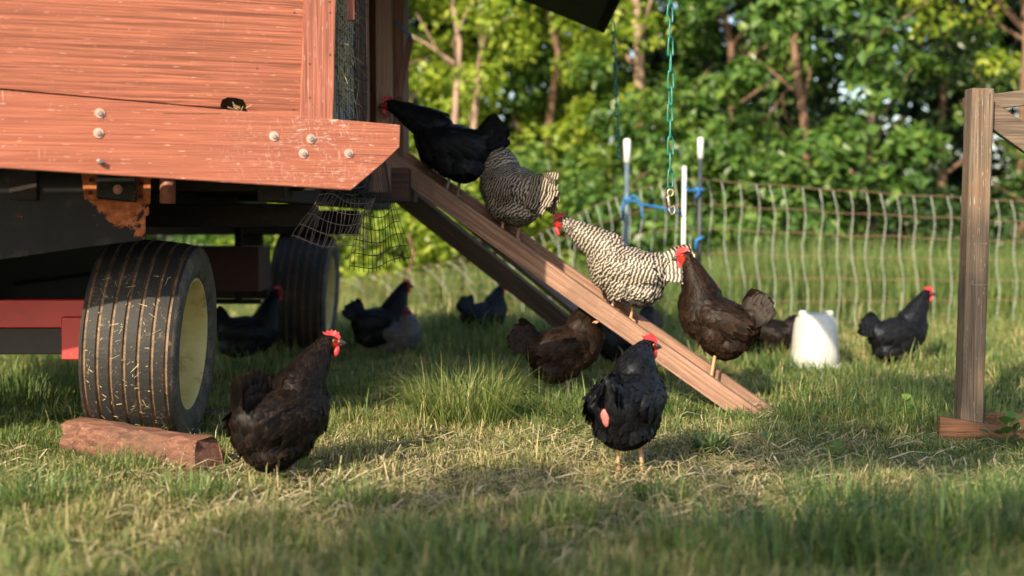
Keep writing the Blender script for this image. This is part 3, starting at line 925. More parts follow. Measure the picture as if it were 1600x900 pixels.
twine('short blue twine from the white post to the dark capped post', [(1071, 291, 10.5), (1075, 298, 10.52), (1090, 297, 10.55), (1100, 296, 10.55)], .009)
twine('blue twine knot on the dark capped post at fence top', [(1088, 292, 10.56), (1092, 302, 10.56), (1087, 308, 10.56)], .01)
twine('lower blue twine knot on the dark capped post', [(1099, 370, 10.55), (1088, 375, 10.55), (1087, 390, 10.55)], .011)

# ------------------------------------------------------------------ poultry waterer
wl = G(1273, 579)
wt = empty('poultry_waterer', wl, 'white plastic jug waterer standing in the grass', 'waterer')
mb = MB()
mb.lathe([(0.03, 0.0), (0.03, 0.128), (0.05, 0.136), (0.09, 0.137), (0.2, 0.13), (0.27, 0.122), (0.305, 0.112), (0.325, 0.094), (0.335, 0.06), (0.337, 0.0)], 40, axis='Z')
mb.build('jug', M['plastic'], wt, smooth=True)
mb = MB()
mb.lathe([(0.0, 0.0), (0.0, 0.15), (0.045, 0.158), (0.047, 0.152), (0.012, 0.14), (0.012, 0.0)], 40, axis='Z')
mb.build('drinking_tray', M['plastic'], wt, smooth=True)
for sx in (-0.075, 0.075):
    mb = MB()
    mb.tube([(sx, -0.02, 0.31), (sx, -0.02, 0.345), (sx, -0.02, 0.352)], [0.028, 0.025, 0.016], 12)
    mb.build('foot_knob', M['plastic'], wt, smooth=True)



# ------------------------------------------------------------------ hens
def feather_mat(name, kind):
    m, nt, b = new_mat(name)
    fr_ = nd(nt, 'ShaderNodeAttribute', attribute_name='fr').outputs['Fac']
    fx = nd(nt, 'ShaderNodeAttribute', attribute_name='fx').outputs['Fac']
    fl_ = nd(nt, 'ShaderNodeAttribute', attribute_name='flow').outputs['Fac']
    fa = nd(nt, 'ShaderNodeAttribute', attribute_name='fa').outputs['Fac']
    if kind in ('barred', 'grey'):
        n = noise(nt, coords(nt), 60.0, 2, 0.5)
        ph = math_n(nt, 'ADD', math_n(nt, 'MULTIPLY', fl_, 2 * math.pi / (0.0165 if kind == 'barred' else 0.015)), math_n(nt, 'MULTIPLY', math_n(nt, 'ADD', math_n(nt, 'MULTIPLY', n, 3.0), math_n(nt, 'ADD', math_n(nt, 'MULTIPLY', math_n(nt, 'ABSOLUTE', fx), 0.9), math_n(nt, 'MULTIPLY', fr_, 2.4))), 1.0))
        sn = math_n(nt, 'ADD', math_n(nt, 'MULTIPLY', math_n(nt, 'SINE', ph), 0.5), 0.5)
        if kind == 'barred':
            c = ramp(nt, sn, [(0.52, (0.012, 0.011, 0.010)), (0.72, (0.42, 0.36, 0.28))])
        else:
            c = ramp(nt, sn, [(0.35, (0.012, 0.013, 0.016)), (0.65, (0.13, 0.14, 0.16))])
        c = mix(nt, math_n(nt, 'MULTIPLY', fr_, 0.2), c, (0.05, 0.045, 0.04), 'MIX')
        b.inputs['Roughness'].default_value = 0.6
    else:
        if kind == 'brown':
            lo, hi, edge = (0.006, 0.004, 0.003), (0.016, 0.009, 0.006), (0.042, 0.022, 0.013)
        elif kind == 'dusky':
            lo, hi, edge = (0.0035, 0.003, 0.0028), (0.0075, 0.0055, 0.0045), (0.028, 0.017, 0.011)
        else:
            lo, hi, edge = (0.0035, 0.0035, 0.004), (0.008, 0.008, 0.0095), (0.017, 0.017, 0.019)
        c = ramp(nt, fr_, [(0.1, lo), (0.9, hi)])
        e = math_n(nt, 'MULTIPLY', ramp(nt, math_n(nt, 'MAXIMUM', math_n(nt, 'ABSOLUTE', fx), fa), [(0.72, (0, 0, 0)), (0.98, (1, 1, 1))]), 0.6)
        c = mix(nt, math_n(nt, 'MULTIPLY', e, math_n(nt, 'ADD', fr_, 0.35)), c, edge)
        b.inputs['Roughness'].default_value = 0.45
        b.inputs['Sheen Weight'].default_value = 0.0
        b.inputs['Sheen Roughness'].default_value = 0.4
        b.inputs['Specular IOR Level'].default_value = 0.16 if kind == 'black' else 0.09
        if kind == 'black':
            b.inputs['Specular Tint'].default_value = (0.7, 0.85, 1.0, 1)
    nt.links.new(c, b.inputs['Base Color'])
    st = noise(nt, coords(nt), 320.0, 2, 0.5)
    bump(nt, b, st, 0.25, 0.002)
    return m

def body_mat(name, kind):
    m, nt, b = new_mat(name)
    col = {'barred': (0.07, 0.06, 0.055), 'grey': (0.04, 0.043, 0.05), 'brown': (0.03, 0.016, 0.01), 'dusky': (0.014, 0.01, 0.008), 'black': (0.007, 0.007, 0.008)}[kind]
    fc = nd(nt, 'ShaderNodeAttribute', attribute_name='face').outputs['Fac']
    n = noise(nt, coords(nt), 90.0, 3, 0.6)
    sk = ramp(nt, n, [(0.35, (0.3, 0.012, 0.012)), (0.7, (0.52, 0.04, 0.035))])
    pat = ramp(nt, n, [(0.42, tuple(x * 0.3 for x in col)), (0.6, tuple(x * (2.6 if kind == 'barred' else 1.3) for x in col))])
    nt.links.new(mix(nt, fc, pat, sk), b.inputs['Base Color'])
    b.inputs['Roughness'].default_value = 0.9
    b.inputs['Specular IOR Level'].default_value = 0.04
    bump(nt, b, n, 0.4, 0.003)
    return m
FM = {k: feather_mat(k + '_feathers', k) for k in ('barred', 'grey', 'brown', 'dusky', 'black')}
BM = {k: body_mat(k + '_hen_body', k) for k in ('barred', 'grey', 'brown', 'dusky', 'black')}
m, nt, b = new_mat('comb_skin')
n1 = noise(nt, coords(nt), 120.0, 3, 0.6)
nt.links.new(ramp(nt, n1, [(0.35, (0.34, 0.016, 0.018)), (0.7, (0.52, 0.05, 0.05))]), b.inputs['Base Color'])
b.inputs['Roughness'].default_value = 0.5
b.inputs['Subsurface Weight'].default_value = 0.2
b.inputs['Subsurface Radius'].default_value = (0.01, 0.003, 0.002)
bump(nt, b, n1, 0.5, 0.002)
M['comb'] = m
M['bare'] = plain('bare_pink_skin', (0.5, 0.14, 0.125), 0.5, vs=160)
M['leg_yellow'] = plain('leg_scales_tan', (0.46, 0.27, 0.15), 0.5, vs=220)
M['leg_grey'] = plain('leg_scales_grey', (0.2, 0.15, 0.13), 0.5, vs=220)
M['beak'] = plain('horn_beak', (0.26, 0.14, 0.06), 0.35)
M['beak_dark'] = plain('dark_beak', (0.04, 0.03, 0.025), 0.35)
M['eye'] = plain('amber_eye', (0.25, 0.09, 0.02), 0.08, var=0.1)
M['pupil'] = plain('eye_pupil', (0.004, 0.004, 0.004), 0.05, var=0.0)

class Blob:
    """joins ellipsoids of one template as numpy arrays"""
    _t = bmesh.new(); bmesh.ops.create_icosphere(_t, subdivisions=2, radius=1.0); _t.verts.index_update()
    V = np.array([tuple(v.co) for v in _t.verts]); F = np.array([[v.index for v in f.verts] for f in _t.faces]); _t.free()
    def __init__(self): self.v, self.f, self.n = [], [], 0
    def ell(self, c, r, rot=None):
        p = self.V * np.array(tuple(r))
        if rot is not None: p = p @ np.array(rot).T
        self.v.append(p + np.array(tuple(c))); self.f.append(self.F + self.n); self.n += len(self.V)
    def mesh(self):
        return np_mesh('body_raw', np.concatenate(self.v), np.zeros((0, 4), int), np.concatenate(self.f), [], attrs={})

def ellipsoid(bm, c, r, rot=None, seg=14, rings=9):
    if isinstance(bm, Blob):
        bm.ell(c, r, rot); return
    mat = Matrix.Translation(c) @ (rot.to_4x4() if rot is not None else Matrix.Identity(4)) @ Matrix.Diagonal((*r, 1))
    bmesh.ops.create_uvsphere(bm, u_segments=seg, v_segments=rings, radius=1.0, matrix=mat)

def chain_of(bm, pts, n=10):
    """blend of ellipsoids along a polyline: (point, lateral, other radius)"""
    for (p, a, c), (q, a2, c2) in zip(pts[:-1], pts[1:]):
        for k in range(n):
            t = k / (n - 1)
            ellipsoid(bm, Vector(p).lerp(Vector(q), t), (c + (c2 - c) * t, a + (a2 - a) * t, c + (c2 - c) * t))

def hen(label, loc, yaw, kind='black', scale=1.0, head=(0.165, 0, 0.425), hyaw=0.0, hpitch=0.0, pitch=0.0, tail=48, tail_len=0.14, legs=((0.0, 0.045), (0.0, -0.045)), leg_len=0.0, crouch=0.0, comb=1.0, legmat='leg_grey', seed=1, face=0.0, bare=False, beak='beak_dark', wattle=1.0, plump=1.0, parts=True, lacing=1.0, fine=1.0):
    rng = np.random.default_rng(seed)
    root = empty('hen', loc, label, 'hen', 'hens of the flock', yaw, scale)
    rot = Matrix.Rotation(-pitch, 3, 'Y')
    piv = Vector((0, 0, 0.21))
    T = lambda p: rot @ (Vector(p) - piv) + piv - Vector((0, 0, crouch))
    head = Vector(head)
    hm = Matrix.Rotation(hyaw, 3, 'Z') @ Matrix.Rotation(-hpitch, 3, 'Y')
    HF, HL, HU = hm @ Vector((1, 0, 0)), hm @ Vector((0, 1, 0)), hm @ Vector((0, 0, 1))
    # one continuous body -------------------------------------------------
    bm = Blob()
    pl_ = plump
    rump, mid, breast, chest = T((-0.115, 0, 0.245)), T((-0.04, 0, 0.228)), T((0.045, 0, 0.232)), T((0.088, 0, 0.268))
    chain_of(bm, [(rump, 0.08 * pl_, 0.084), (mid, 0.112 * pl_, 0.112), (breast, 0.105 * pl_, 0.108), (chest, 0.08, 0.09)], 8)
    fluff = T((-0.085, 0, 0.168))
    ellipsoid(bm, fluff, (0.1, 0.1 * pl_, 0.088))
    nb = T((0.092, 0, 0.305))
    ctrl = nb.lerp(head, 0.5) + (head - nb).length * 0.10 * Vector((0.35, 0, -0.1)) - HF * 0.016
    neck = []
    for k in range(6):
        t = k / 5
        p = nb * (1 - t) ** 2 + ctrl * 2 * t * (1 - t) + (head - HF * 0.012) * t * t
        r = 0.084 * (1 - t) ** 0.9 + 0.0285 * (1 - (1 - t) ** 0.9)
        neck.append((p, r * 0.92, r))
    chain_of(bm, [(chest, 0.082, 0.09)] + neck, 6)
    ellipsoid(bm, head, (0.033, 0.0235, 0.0255), hm)
    ellipsoid(bm, head + HF * 0.018 - HU * 0.004, (0.02, 0.0165, 0.017), hm)
    ta = R(tail) - pitch
    tb = T((-0.13, 0, 0.27))
    td = Vector((-math.cos(ta), 0, math.sin(ta)))
    for k in range(8):
        t = k / 7
        ellipsoid(bm, tb + td * 0.085 * t, (0.068 - 0.034 * t, 0.055 - 0.036 * t, 0.068 - 0.03 * t))
    for sy in (1, -1):
        wc = T((-0.03, 0.094 * sy * pl_, 0.25))
        ellipsoid(bm, wc, (0.108, 0.026, 0.054), rot @ Matrix.Rotation(R(6), 3, 'Y'))
    hocks = []
    for (lx, ly) in legs:
        hp = T((-0.015, 0.052 * (1 if ly > 0 else -1), 0.185))
        foot = Vector((lx, ly, leg_len))
        hock = Vector((hp.x * 0.35 + lx * 0.65 - 0.022, ly * 0.95, 0.108 + leg_len * 0.6 - crouch * 0.85))
        hocks.append((hock, foot))
        chain_of(bm, [(hp, 0.06, 0.07), (hp.lerp(hock, 0.65), 0.043, 0.047), (hock, 0.015, 0.015)], 6)
    me = bm.mesh()
    tmp = bpy.data.objects.new('body_raw', me); COL.objects.link(tmp)
    rmod = tmp.modifiers.new('r', 'REMESH'); rmod.mode = 'VOXEL'; rmod.voxel_size = 0.0075
    smod = tmp.modifiers.new('s', 'SMOOTH'); smod.factor = 0.5; smod.iterations = 5
    dg = bpy.context.evaluated_depsgraph_get(); dg.update()
    body = bpy.data.meshes.new_from_object(tmp.evaluated_get(dg))
    bpy.data.objects.remove(tmp); bpy.data.meshes.remove(me)
    body.name = 'body'
    n = len(body.vertices)
    co = np.empty(n * 3, np.float32); body.vertices.foreach_get('co', co); co = co.reshape(-1, 3)
    hf, hu, hv = np.array(HF), np.array(HU), np.array(head)
    rel = co - hv
    fwd, upw = rel @ hf, rel @ hu
    dist = np.linalg.norm(rel - hf * 0.014 + hu * 0.004, axis=1)
    fmask = np.clip((0.030 - dist) / 0.006, 0, 1) * np.clip((0.021 - upw) / 0.006, 0, 1) if face > 0 else np.clip((0.024 - dist) / 0.005, 0, 1) * np.clip((0.012 - upw) / 0.005, 0, 1) * 0.9
    body.materials.clear(); body.materials.append(BM[kind])
    at = body.attributes.new('face', 'FLOAT', 'POINT'); at.data.foreach_set('value', fmask.astype(np.float32))
    body.polygons.foreach_set('use_smooth', [True] * len(body.polygons))
    bo = link('body', body, root)
    # plumage ---------------------------------------------------------------
    spine = [head] + [q[0] for q in reversed(neck)] + [mid.lerp(chest, 0.75) + Vector((0, 0, 0.05)), mid + Vector((0, 0, 0.03)), rump, tb + td * 0.1, tb + td * 0.2]
    S = np.array([tuple(p) for p in spine])
    seg_ = np.diff(S, axis=0); sl = np.linalg.norm(seg_, axis=1); cum = np.concatenate([[0], np.cumsum(sl)])
    def flow_of(pts_):
        d_ = np.full(len(pts_), 1e9); tan = np.zeros_like(pts_); arc = np.zeros(len(pts_))
        for i_ in range(len(seg_)):
            t = np.clip(((pts_ - S[i_]) @ seg_[i_]) / sl[i_] ** 2, 0, 1)
            q = S[i_] + t[:, None] * seg_[i_]
            dd = np.linalg.norm(pts_ - q, axis=1)
            k = dd < d_
            d_[k] = dd[k]
            tan[k] = seg_[i_] / sl[i_]; arc[k] = cum[i_] + t[k] * sl[i_]
        return tan, arc
    bvh = BVHTree.FromPolygons([v.co for v in body.vertices], [p.vertices[:] for p in body.polygons])
    npoly = len(body.polygons)
    pc = np.empty(npoly * 3, np.float32); body.polygons.foreach_get('center', pc); pc = pc.reshape(-1, 3).astype(float)
    pn_ = np.empty(npoly * 3, np.float32); body.polygons.foreach_get('normal', pn_); pn_ = pn_.reshape(-1, 3).astype(float)
    tan, arc = flow_of(pc)
    neck_end = cum[6]
    order = rng.permutation(npoly)
    keep = []
    taken = np.zeros((0, 3))
    mind = np.where(arc < neck_end * 0.25, 0.0075, np.where(arc < neck_end, 0.0088, 0.0132)) * fine
    hock_z = max(h[0].z for h in hocks) + 0.02
    sel = []
    cell = {}
    rr = pc - hv
    okm = (arc >= 0.004) & ~((rr @ hf > -0.002) & (np.linalg.norm(rr, axis=1) < 0.045)) & (pc[:, 2] >= hock_z)
    pcl, mdl = pc.tolist(), mind.tolist()
    for i_ in order.tolist():
        if not okm[i_]: continue
        x, y, z = pcl[i_]
        md = mdl[i_] ** 2
        kx, ky, kz = int(x / 0.0155 + 100), int(y / 0.0155 + 100), int(z / 0.0155 + 100)
        ok = True
        for a_ in (kx - 1, kx, kx + 1):
            for b2 in (ky - 1, ky, ky + 1):
                for c_ in (kz - 1, kz, kz + 1):
                    for (X, Y, Z) in cell.get((a_, b2, c_), ()):
                        if (X - x) ** 2 + (Y - y) ** 2 + (Z - z) ** 2 < md:
                            ok = False; break
                    if not ok: break
                if not ok: break
            if not ok: break
        if ok:
            sel.append(i_); cell.setdefault((kx, ky, kz), []).append((x, y, z))
    sel = np.array(sel)
    p_, n_, t_, a_ = pc[sel], pn_[sel], tan[sel], arc[sel]
    low = np.clip((0.2 - crouch - p_[:, 2]) / 0.06, 0, 1)
    t_ = t_ + low[:, None] * np.array([-0.25, 0, -0.8]) + rng.normal(0, 0.14, t_.shape)
    isneck = a_ < neck_end
    t_[~isneck] += np.array([0, 0, -0.22])
    L = np.where(a_ < neck_end * .25, 0.017, np.where(isneck, 0.034, 0.042)) * rng.uniform(0.85, 1.2, len(sel))
    Wd = np.where(a_ < neck_end * .25, 0.010, np.where(isneck, 0.0135, 0.030)) * rng.uniform(0.85, 1.15, len(sel))
    lift = np.where(isneck, 0.07, 0.10) + 0.12 * low + rng.uniform(-.05, .10, len(sel))
    roots, norms, flows, lens, wids, lifts, arcs = [p_], [n_], [t_], [L], [Wd], [lift], [a_]
    # wings: rows of larger feathers, pinned to the flank
    for sy in (1, -1):
        rows = [(0.055, 0.05, 0.046, 0.03, 8), (0.02, 0.03, 0.05, 0.032, 8), (-0.02, 0.0, 0.095, 0.026, 9), (-0.065, -0.012, 0.105, 0.024, 7)]
        for (xx, _, ln, wd_, cnt) in rows:
            for k in range(cnt):
                q = T((xx - 0.012 * (k % 2) - 0.004 * k, 0, 0.293 - 0.0135 * k + (0.01 if xx < -0.03 else 0)))
                hit = bvh.ray_cast(q + Vector((0, 0.3 * sy, 0)), Vector((0, -sy, 0)))
                if hit[0] is None: continue
                roots.append(np.array([hit[0] + hit[1] * 0.003])); norms.append(np.array([hit[1] + Vector((0, sy * 0.8, 0))]))
                flows.append(np.array([rot @ Vector((-1, 0, -0.12 - 0.03 * k + (0.12 if xx < -0.03 else 0)))]) + rng.normal(0, 0.05, (1, 3)))
                lens.append(np.array([ln * rng.uniform(.9, 1.1)])); wids.append(np.array([wd_])); lifts.append(np.array([0.035 + rng.uniform(0, .03)]))
                arcs.append(np.array([flow_of(np.array([tuple(hit[0])]))[1][0]]))
    def pack(roots, norms, flows, lens, wids, lifts, arcs, name, prof, frs=1.0):
        p_, n_, t_ = (np.concatenate(q).astype(float) for q in (roots, norms, flows))
        L, Wd, lift, a_ = (np.concatenate(q) for q in (lens, wids, lifts, arcs))
        n_ /= np.linalg.norm(n_, axis=1)[:, None]
        t_ = t_ - n_ * np.sum(t_ * n_, axis=1)[:, None]
        t_ /= np.maximum(np.linalg.norm(t_, axis=1), 1e-6)[:, None]
        s_ = np.cross(n_, t_)
        N = len(p_)
        ss = np.array([0, 0.3, 0.6, 0.85, 1.0]); pr_ = np.array(prof)
        V = np.zeros((N, 5, 3, 3)); fx = np.zeros((N, 5, 3)); fa = np.zeros((N, 5, 3)); flw = np.zeros((N, 5, 3))
        for i_, (u, w_) in enumerate(zip(ss, pr_)):
            c = p_ + t_ * (L * (u - 0.25))[:, None] + n_ * (-0.001 + L * lift * u - 0.0)[:, None]
            c = c - n_ * (L * 0.16 * u * u * 0.5)[:, None] * 0.5
            for j_, sd in enumerate((-1, 0, 1)):
                V[:, i_, j_] = c + s_ * (Wd * 0.5 * w_ * sd)[:, None] + n_ * (Wd * (0.10 if sd == 0 else 0.0) * w_)[:, None]
                fx[:, i_, j_] = sd; fa[:, i_, j_] = u
                flw[:, i_, j_] = a_ + L * (u - 0.25)
        fr_ = np.repeat(rng.uniform(0, 1, N) * frs, 15)
        b_ = (np.arange(N) * 15)[:, None, None]
        q = np.array([[i_ * 3 + j_, i_ * 3 + j_ + 1, (i_ + 1) * 3 + j_ + 1, (i_ + 1) * 3 + j_] for i_ in range(4) for j_ in range(2)])
        Q = (b_ + q[None]).reshape(-1, 4)
        me = np_mesh(name, V.reshape(-1, 3), Q, np.zeros((0, 3), int), FM[kind], smooth=True, attrs={'fr': fr_, 'fx': fx.ravel(), 'fa': fa.ravel(), 'flow': flw.ravel()})
        return link(name, me, root)
    tag(pack(roots, norms, flows, lens, wids, lifts, arcs, 'plumage', [0.55, 1.0, 0.98, 0.66, 0.12]), kind='stuff')
    # tail: two leaning fans
    roots, norms, flows, lens, wids, lifts, arcs = [], [], [], [], [], [], []
    lat = Vector((0, 1, 0)); tu = Vector((math.sin(ta), 0, math.cos(ta)))
    for sy in (1, -1):
        for row, (ln, wd_, cnt, bk) in enumerate(((1.0, 0.05, 8, 0.0), (0.72, 0.046, 7, 0.012), (0.48, 0.04, 7, 0.02))):
            for k in range(cnt):
                f_ = k / (cnt - 1) - 0.5
                d = (td + tu * (f_ * -0.62 + 0.05) + lat * sy * (0.10 + 0.16 * (0.5 + f_))).normalized()
                p0 = tb + td * (0.035 - 0.0 * row) + tu * (-f_ * 0.07) + lat * sy * (0.006 + bk + 0.012 * (0.5 + f_))
                roots.append(np.array([p0])); flows.append(np.array([d])); norms.append(np.array([lat * sy + tu * 0.35]))
                lens.append(np.array([tail_len * ln * (1 - 0.18 * abs(f_) - (0.1 if f_ > 0.3 else 0)) * rng.uniform(.93, 1.07)])); wids.append(np.array([wd_])); lifts.append(np.array([rng.uniform(0, .04)])); arcs.append(np.array([cum[-1] * 0.9]))
    pack(roots, norms, flows, lens, wids, lifts, arcs, 'tail', [0.5, 0.85, 1.0, 0.85, 0.4], 0.35)
    # head parts ---------------------------------------------------------------
    H = lambda x, y, z: head + HF * x + HL * y + HU * z
    if comb > 0:
        prof = [(-0.014, 0.018), (-0.02, 0.03), (-0.026, 0.041), (-0.014, 0.037), (-0.009, 0.047), (-0.002, 0.039), (0.005, 0.05), (0.011, 0.04), (0.019, 0.047), (0.022, 0.036), (0.031, 0.038), (0.03, 0.027), (0.036, 0.016), (0.03, 0.008), (0.012, 0.019)]
        mb = MB()
        k = comb
        pts_ = [(x, 0.0, 0.018 + (z - 0.018) * k) for x, z in prof]
        th = 0.0042
        cen = [len(mb.v)]
        nP = len(pts_)
        for sd in (-1, 1):
            for (x, _, z) in pts_:
                edge = 0.35 if z > 0.034 else 1.0
                mb.v.append(H(x, sd * th * edge, z))
        mb.f.append(list(range(nP))); mb.m.append(0)
        mb.f.append([nP + i_ for i_ in reversed(range(nP))]); mb.m.append(0)
        for i_ in range(nP):
            j_ = (i_ + 1) % nP
            mb.f.append([i_, j_, nP + j_, nP + i_]); mb.m.append(0)
        mb.build('comb', M['comb'], root)
    for sy in (1, -1):
        if wattle > 0:
            mb = MB()
            mb.tube([H(0.026, 0.006 * sy, -0.012), H(0.024, 0.009 * sy, -0.022), H(0.02, 0.010 * sy, -0.034 * wattle), H(0.017, 0.010 * sy, -0.043 * wattle), H(0.016, 0.009 * sy, -0.048 * wattle)], [0.004, 0.0085, 0.0105, 0.0075, 0.002], 8)
            c0 = H(0.02, 0.0095 * sy, 0)
            for v in mb.v:
                off = (v - c0).dot(HL)
                v -= HL * off * 0.6
            mb.build('wattle', M['comb'], root, smooth=True)
        mb = MB()
        bme = bmesh.new(); ellipsoid(bme, H(0.011, 0.0205 * sy, 0.006), (0.0055, 0.0035, 0.0055), hm, 10, 7)
        mb.add([v.co.copy() for v in bme.verts], [[v.index for v in f.verts] for f in bme.faces], 0); bme.free()
        bme = bmesh.new(); ellipsoid(bme, H(0.0115, 0.0222 * sy, 0.006), (0.0030, 0.0024, 0.0030), hm, 8, 6)
        mb.add([v.co.copy() for v in bme.verts], [[v.index for v in f.verts] for f in bme.faces], 1); bme.free()
        mb.build('eye', [M['eye'], M['pupil']], root, smooth=True)
    mb = MB()
    mb.tube([H(0.024, 0, 0.001), H(0.036, 0, 0.0), H(0.048, 0, -0.004), H(0.055, 0, -0.010)], [0.0125, 0.0095, 0.0058, 0.001], 8)
    mb.tube([H(0.026, 0, -0.006), H(0.04, 0, -0.0085), H(0.047, 0, -0.0095)], [0.009, 0.006, 0.001], 8)
    mb.build('beak', M[beak], root, smooth=True)
    # legs
    for (hock, foot) in hocks:
        mb = MB()
        ank = foot + Vector((0.0, 0, 0.012))
        mb.tube([hock + Vector((-0.004, 0, 0.02)), hock, hock.lerp(ank, 0.2), hock.lerp(ank, 0.8), ank, ank + Vector((0.004, 0, -0.006))], [0.009, 0.0105, 0.0072, 0.0068, 0.0088, 0.006], 8)
        for ang, ln in ((-32, 0.042), (2, 0.052), (34, 0.042), (176, 0.024)):
            g_ = R(ang); d = Vector((math.cos(g_), math.sin(g_), 0))
            mb.tube([ank, ank + d * ln * .4 + Vector((0, 0, 0.001)), ank + d * ln * .8 + Vector((0, 0, -.006)), ank + d * ln + Vector((0, 0, -.010))], [0.0062, 0.0054, 0.0045, 0.001], 6)
        mb.build('leg', M[legmat], root, smooth=True)
    if bare:
        hit = bvh.ray_cast(Vector((-0.5, 0.018, 0.235)), Vector((1, 0, 0)))
        if hit[0]:
            bmb = bmesh.new()
            qn = hit[1]
            ellipsoid(bmb, hit[0] + qn * 0.012, (0.007, 0.016, 0.032), qn.to_track_quat('X', 'Z').to_matrix(), 12, 9)
            for v in bmb.verts: v.co += Vector((0.0, random.uniform(-.002, .002), random.uniform(-.003, .003)))
            mb = MB(); mb.add([v.co.copy() for v in bmb.verts], [[v.index for v in f.verts] for f in bmb.faces]); bmb.free()
            tag(mb.build('bare_patch', M['bare'], root, smooth=True), 'bare pink patch under the tail')
    return root

UP = math.atan2(rflat.y, rflat.x)                     # yaw of walking up the ramp
def on_ramp(px, w=0.13):
    """deck point whose picture column is px"""
    best = min((k / 400 * RLEN for k in range(400)), key=lambda s_: abs(800 + FPX * rp(s_, w, .034).x / (rp(s_, w, .034).y) - px))
    return rp(best, w, 0.036)
rs = math.tan(rpit)
def rleg(f, b_, y=0.042, sc=1.0):
    return dict(legs=((f, y), (b_, -y)))
RL = lambda x: (x * rs)
# on the ramp
h1 = on_ramp(700)
hen('black hen in deep shade stepping into the coop at the ramp top', h1, UP, 'black', 1.08, head=(0.275, 0.03, 0.425), hpitch=-0.05, hyaw=0.2, pitch=0.2, tail=42, tail_len=0.16, legs=((0.0, 0.04), (-0.03, -0.04)), seed=21, comb=0.9)
h2 = on_ramp(794)
hen('barred hen crouched high on the ramp with its head turned away', h2, UP - R(36), 'barred', 1.1, head=(0.09, 0.03, 0.405), hyaw=0.5, pitch=0.28, tail=6, tail_len=0.235, legmat='leg_yellow', seed=22, face=1, beak='beak', comb=0.6, plump=1.0)
h3 = on_ramp(972, 0.10)
hen('barred hen with bright red face walking up the middle of the ramp', h3, UP + R(5), 'barred', 1.06, head=(0.272, 0.015, 0.44), hpitch=-0.15, hyaw=0.1, pitch=0.2, tail=20, tail_len=0.2, plump=1.06, legs=((0.075, 0.04), (-0.03, -0.04)), legmat='leg_yellow', seed=23, face=1, beak='beak', comb=1.1, wattle=1.15)
h4 = on_ramp(1112, 0.15)
hen('brown black hen standing tall near the foot of the ramp', h4, UP + R(8), 'brown', 1.06, head=(0.12, 0.02, 0.545), hyaw=0.25, hpitch=-0.05, pitch=0.42, tail=76, tail_len=0.165, plump=0.95, crouch=-0.045, legmat='leg_yellow', seed=24, face=1, comb=1.1)
# on the grass
def gh(px, py): return G(px, py)
hen('brown black hen beside the near tyre, looking towards the ramp', gh(450, 750), R(44), 'dusky', 1.02, head=(0.175, 0, 0.445), hyaw=-0.55, pitch=0.34, tail=122, tail_len=0.19, legmat='leg_grey', seed=25, comb=0.8, plump=1.08, crouch=0.025)
hen('black hen with a bare pink patch, seen from behind', gh(985, 742), R(66), 'black', 0.95, head=(0.14, -0.02, 0.455), hyaw=-0.75, pitch=0.35, tail=80, tail_len=0.11, legmat='leg_yellow', seed=26, bare=True, comb=1.0, plump=1.12, crouch=-0.04)
hen('brown hen under the ramp with its head behind the rail', gh(890, 633), R(8), 'brown', 1.02, head=(0.10, 0, 0.45), pitch=0.26, tail=46, tail_len=0.165, legmat='leg_grey', seed=27, crouch=-0.035, comb=0.8)
hen('dark hen half hidden behind the brown hen under the ramp', gh(972, 586), R(205), 'black', 1.05, head=(0.16, 0, 0.36), pitch=-0.05, tail=50, seed=28, crouch=0.04)
hen('black hen mostly hidden behind the tall brown hen', gh(1132, 572), R(215), 'black', 1.0, head=(0.07, 0.0, 0.445), hyaw=0.3, tail=20, seed=29, crouch=0.05, tail_len=0.11)
hen('brown black hen feeding behind the white waterer', gh(1218, 566), R(-25), 'dusky', 0.92, head=(0.21, 0, 0.16), hpitch=-0.8, pitch=-0.12, tail=78, seed=30, crouch=0.06)
hen('black hen standing alone between waterer and timber post', gh(1408, 577), R(12), 'black', 0.98, head=(0.165, 0, 0.45), pitch=0.2, tail=44, seed=31, crouch=0.02)
hen('black hen on the far grass beside the speckled grey hen', gh(598, 556), R(12), 'black', 1.0, head=(0.15, 0, 0.45), pitch=0.14, tail=62, seed=32, crouch=0.02)
hen('speckled grey hen turned away beside the black hen', gh(632, 562), R(-62), 'grey', 0.82, head=(0.10, -0.03, 0.385), hyaw=-0.3, pitch=0.1, tail=30, tail_len=0.1, seed=33, crouch=0.05, comb=0.5)
hen('black hen on the far grass under the prop plank', gh(760, 541), R(28), 'black', 0.92, head=(0.125, 0, 0.43), pitch=0.16, tail=75, seed=34, crouch=0.0)
hen('black hen in shade between the two wagon wheels', gh(392, 568), R(10), 'black', 1.0, head=(0.16, 0, 0.43), tail=40, seed=35, crouch=0.05, comb=1.0)

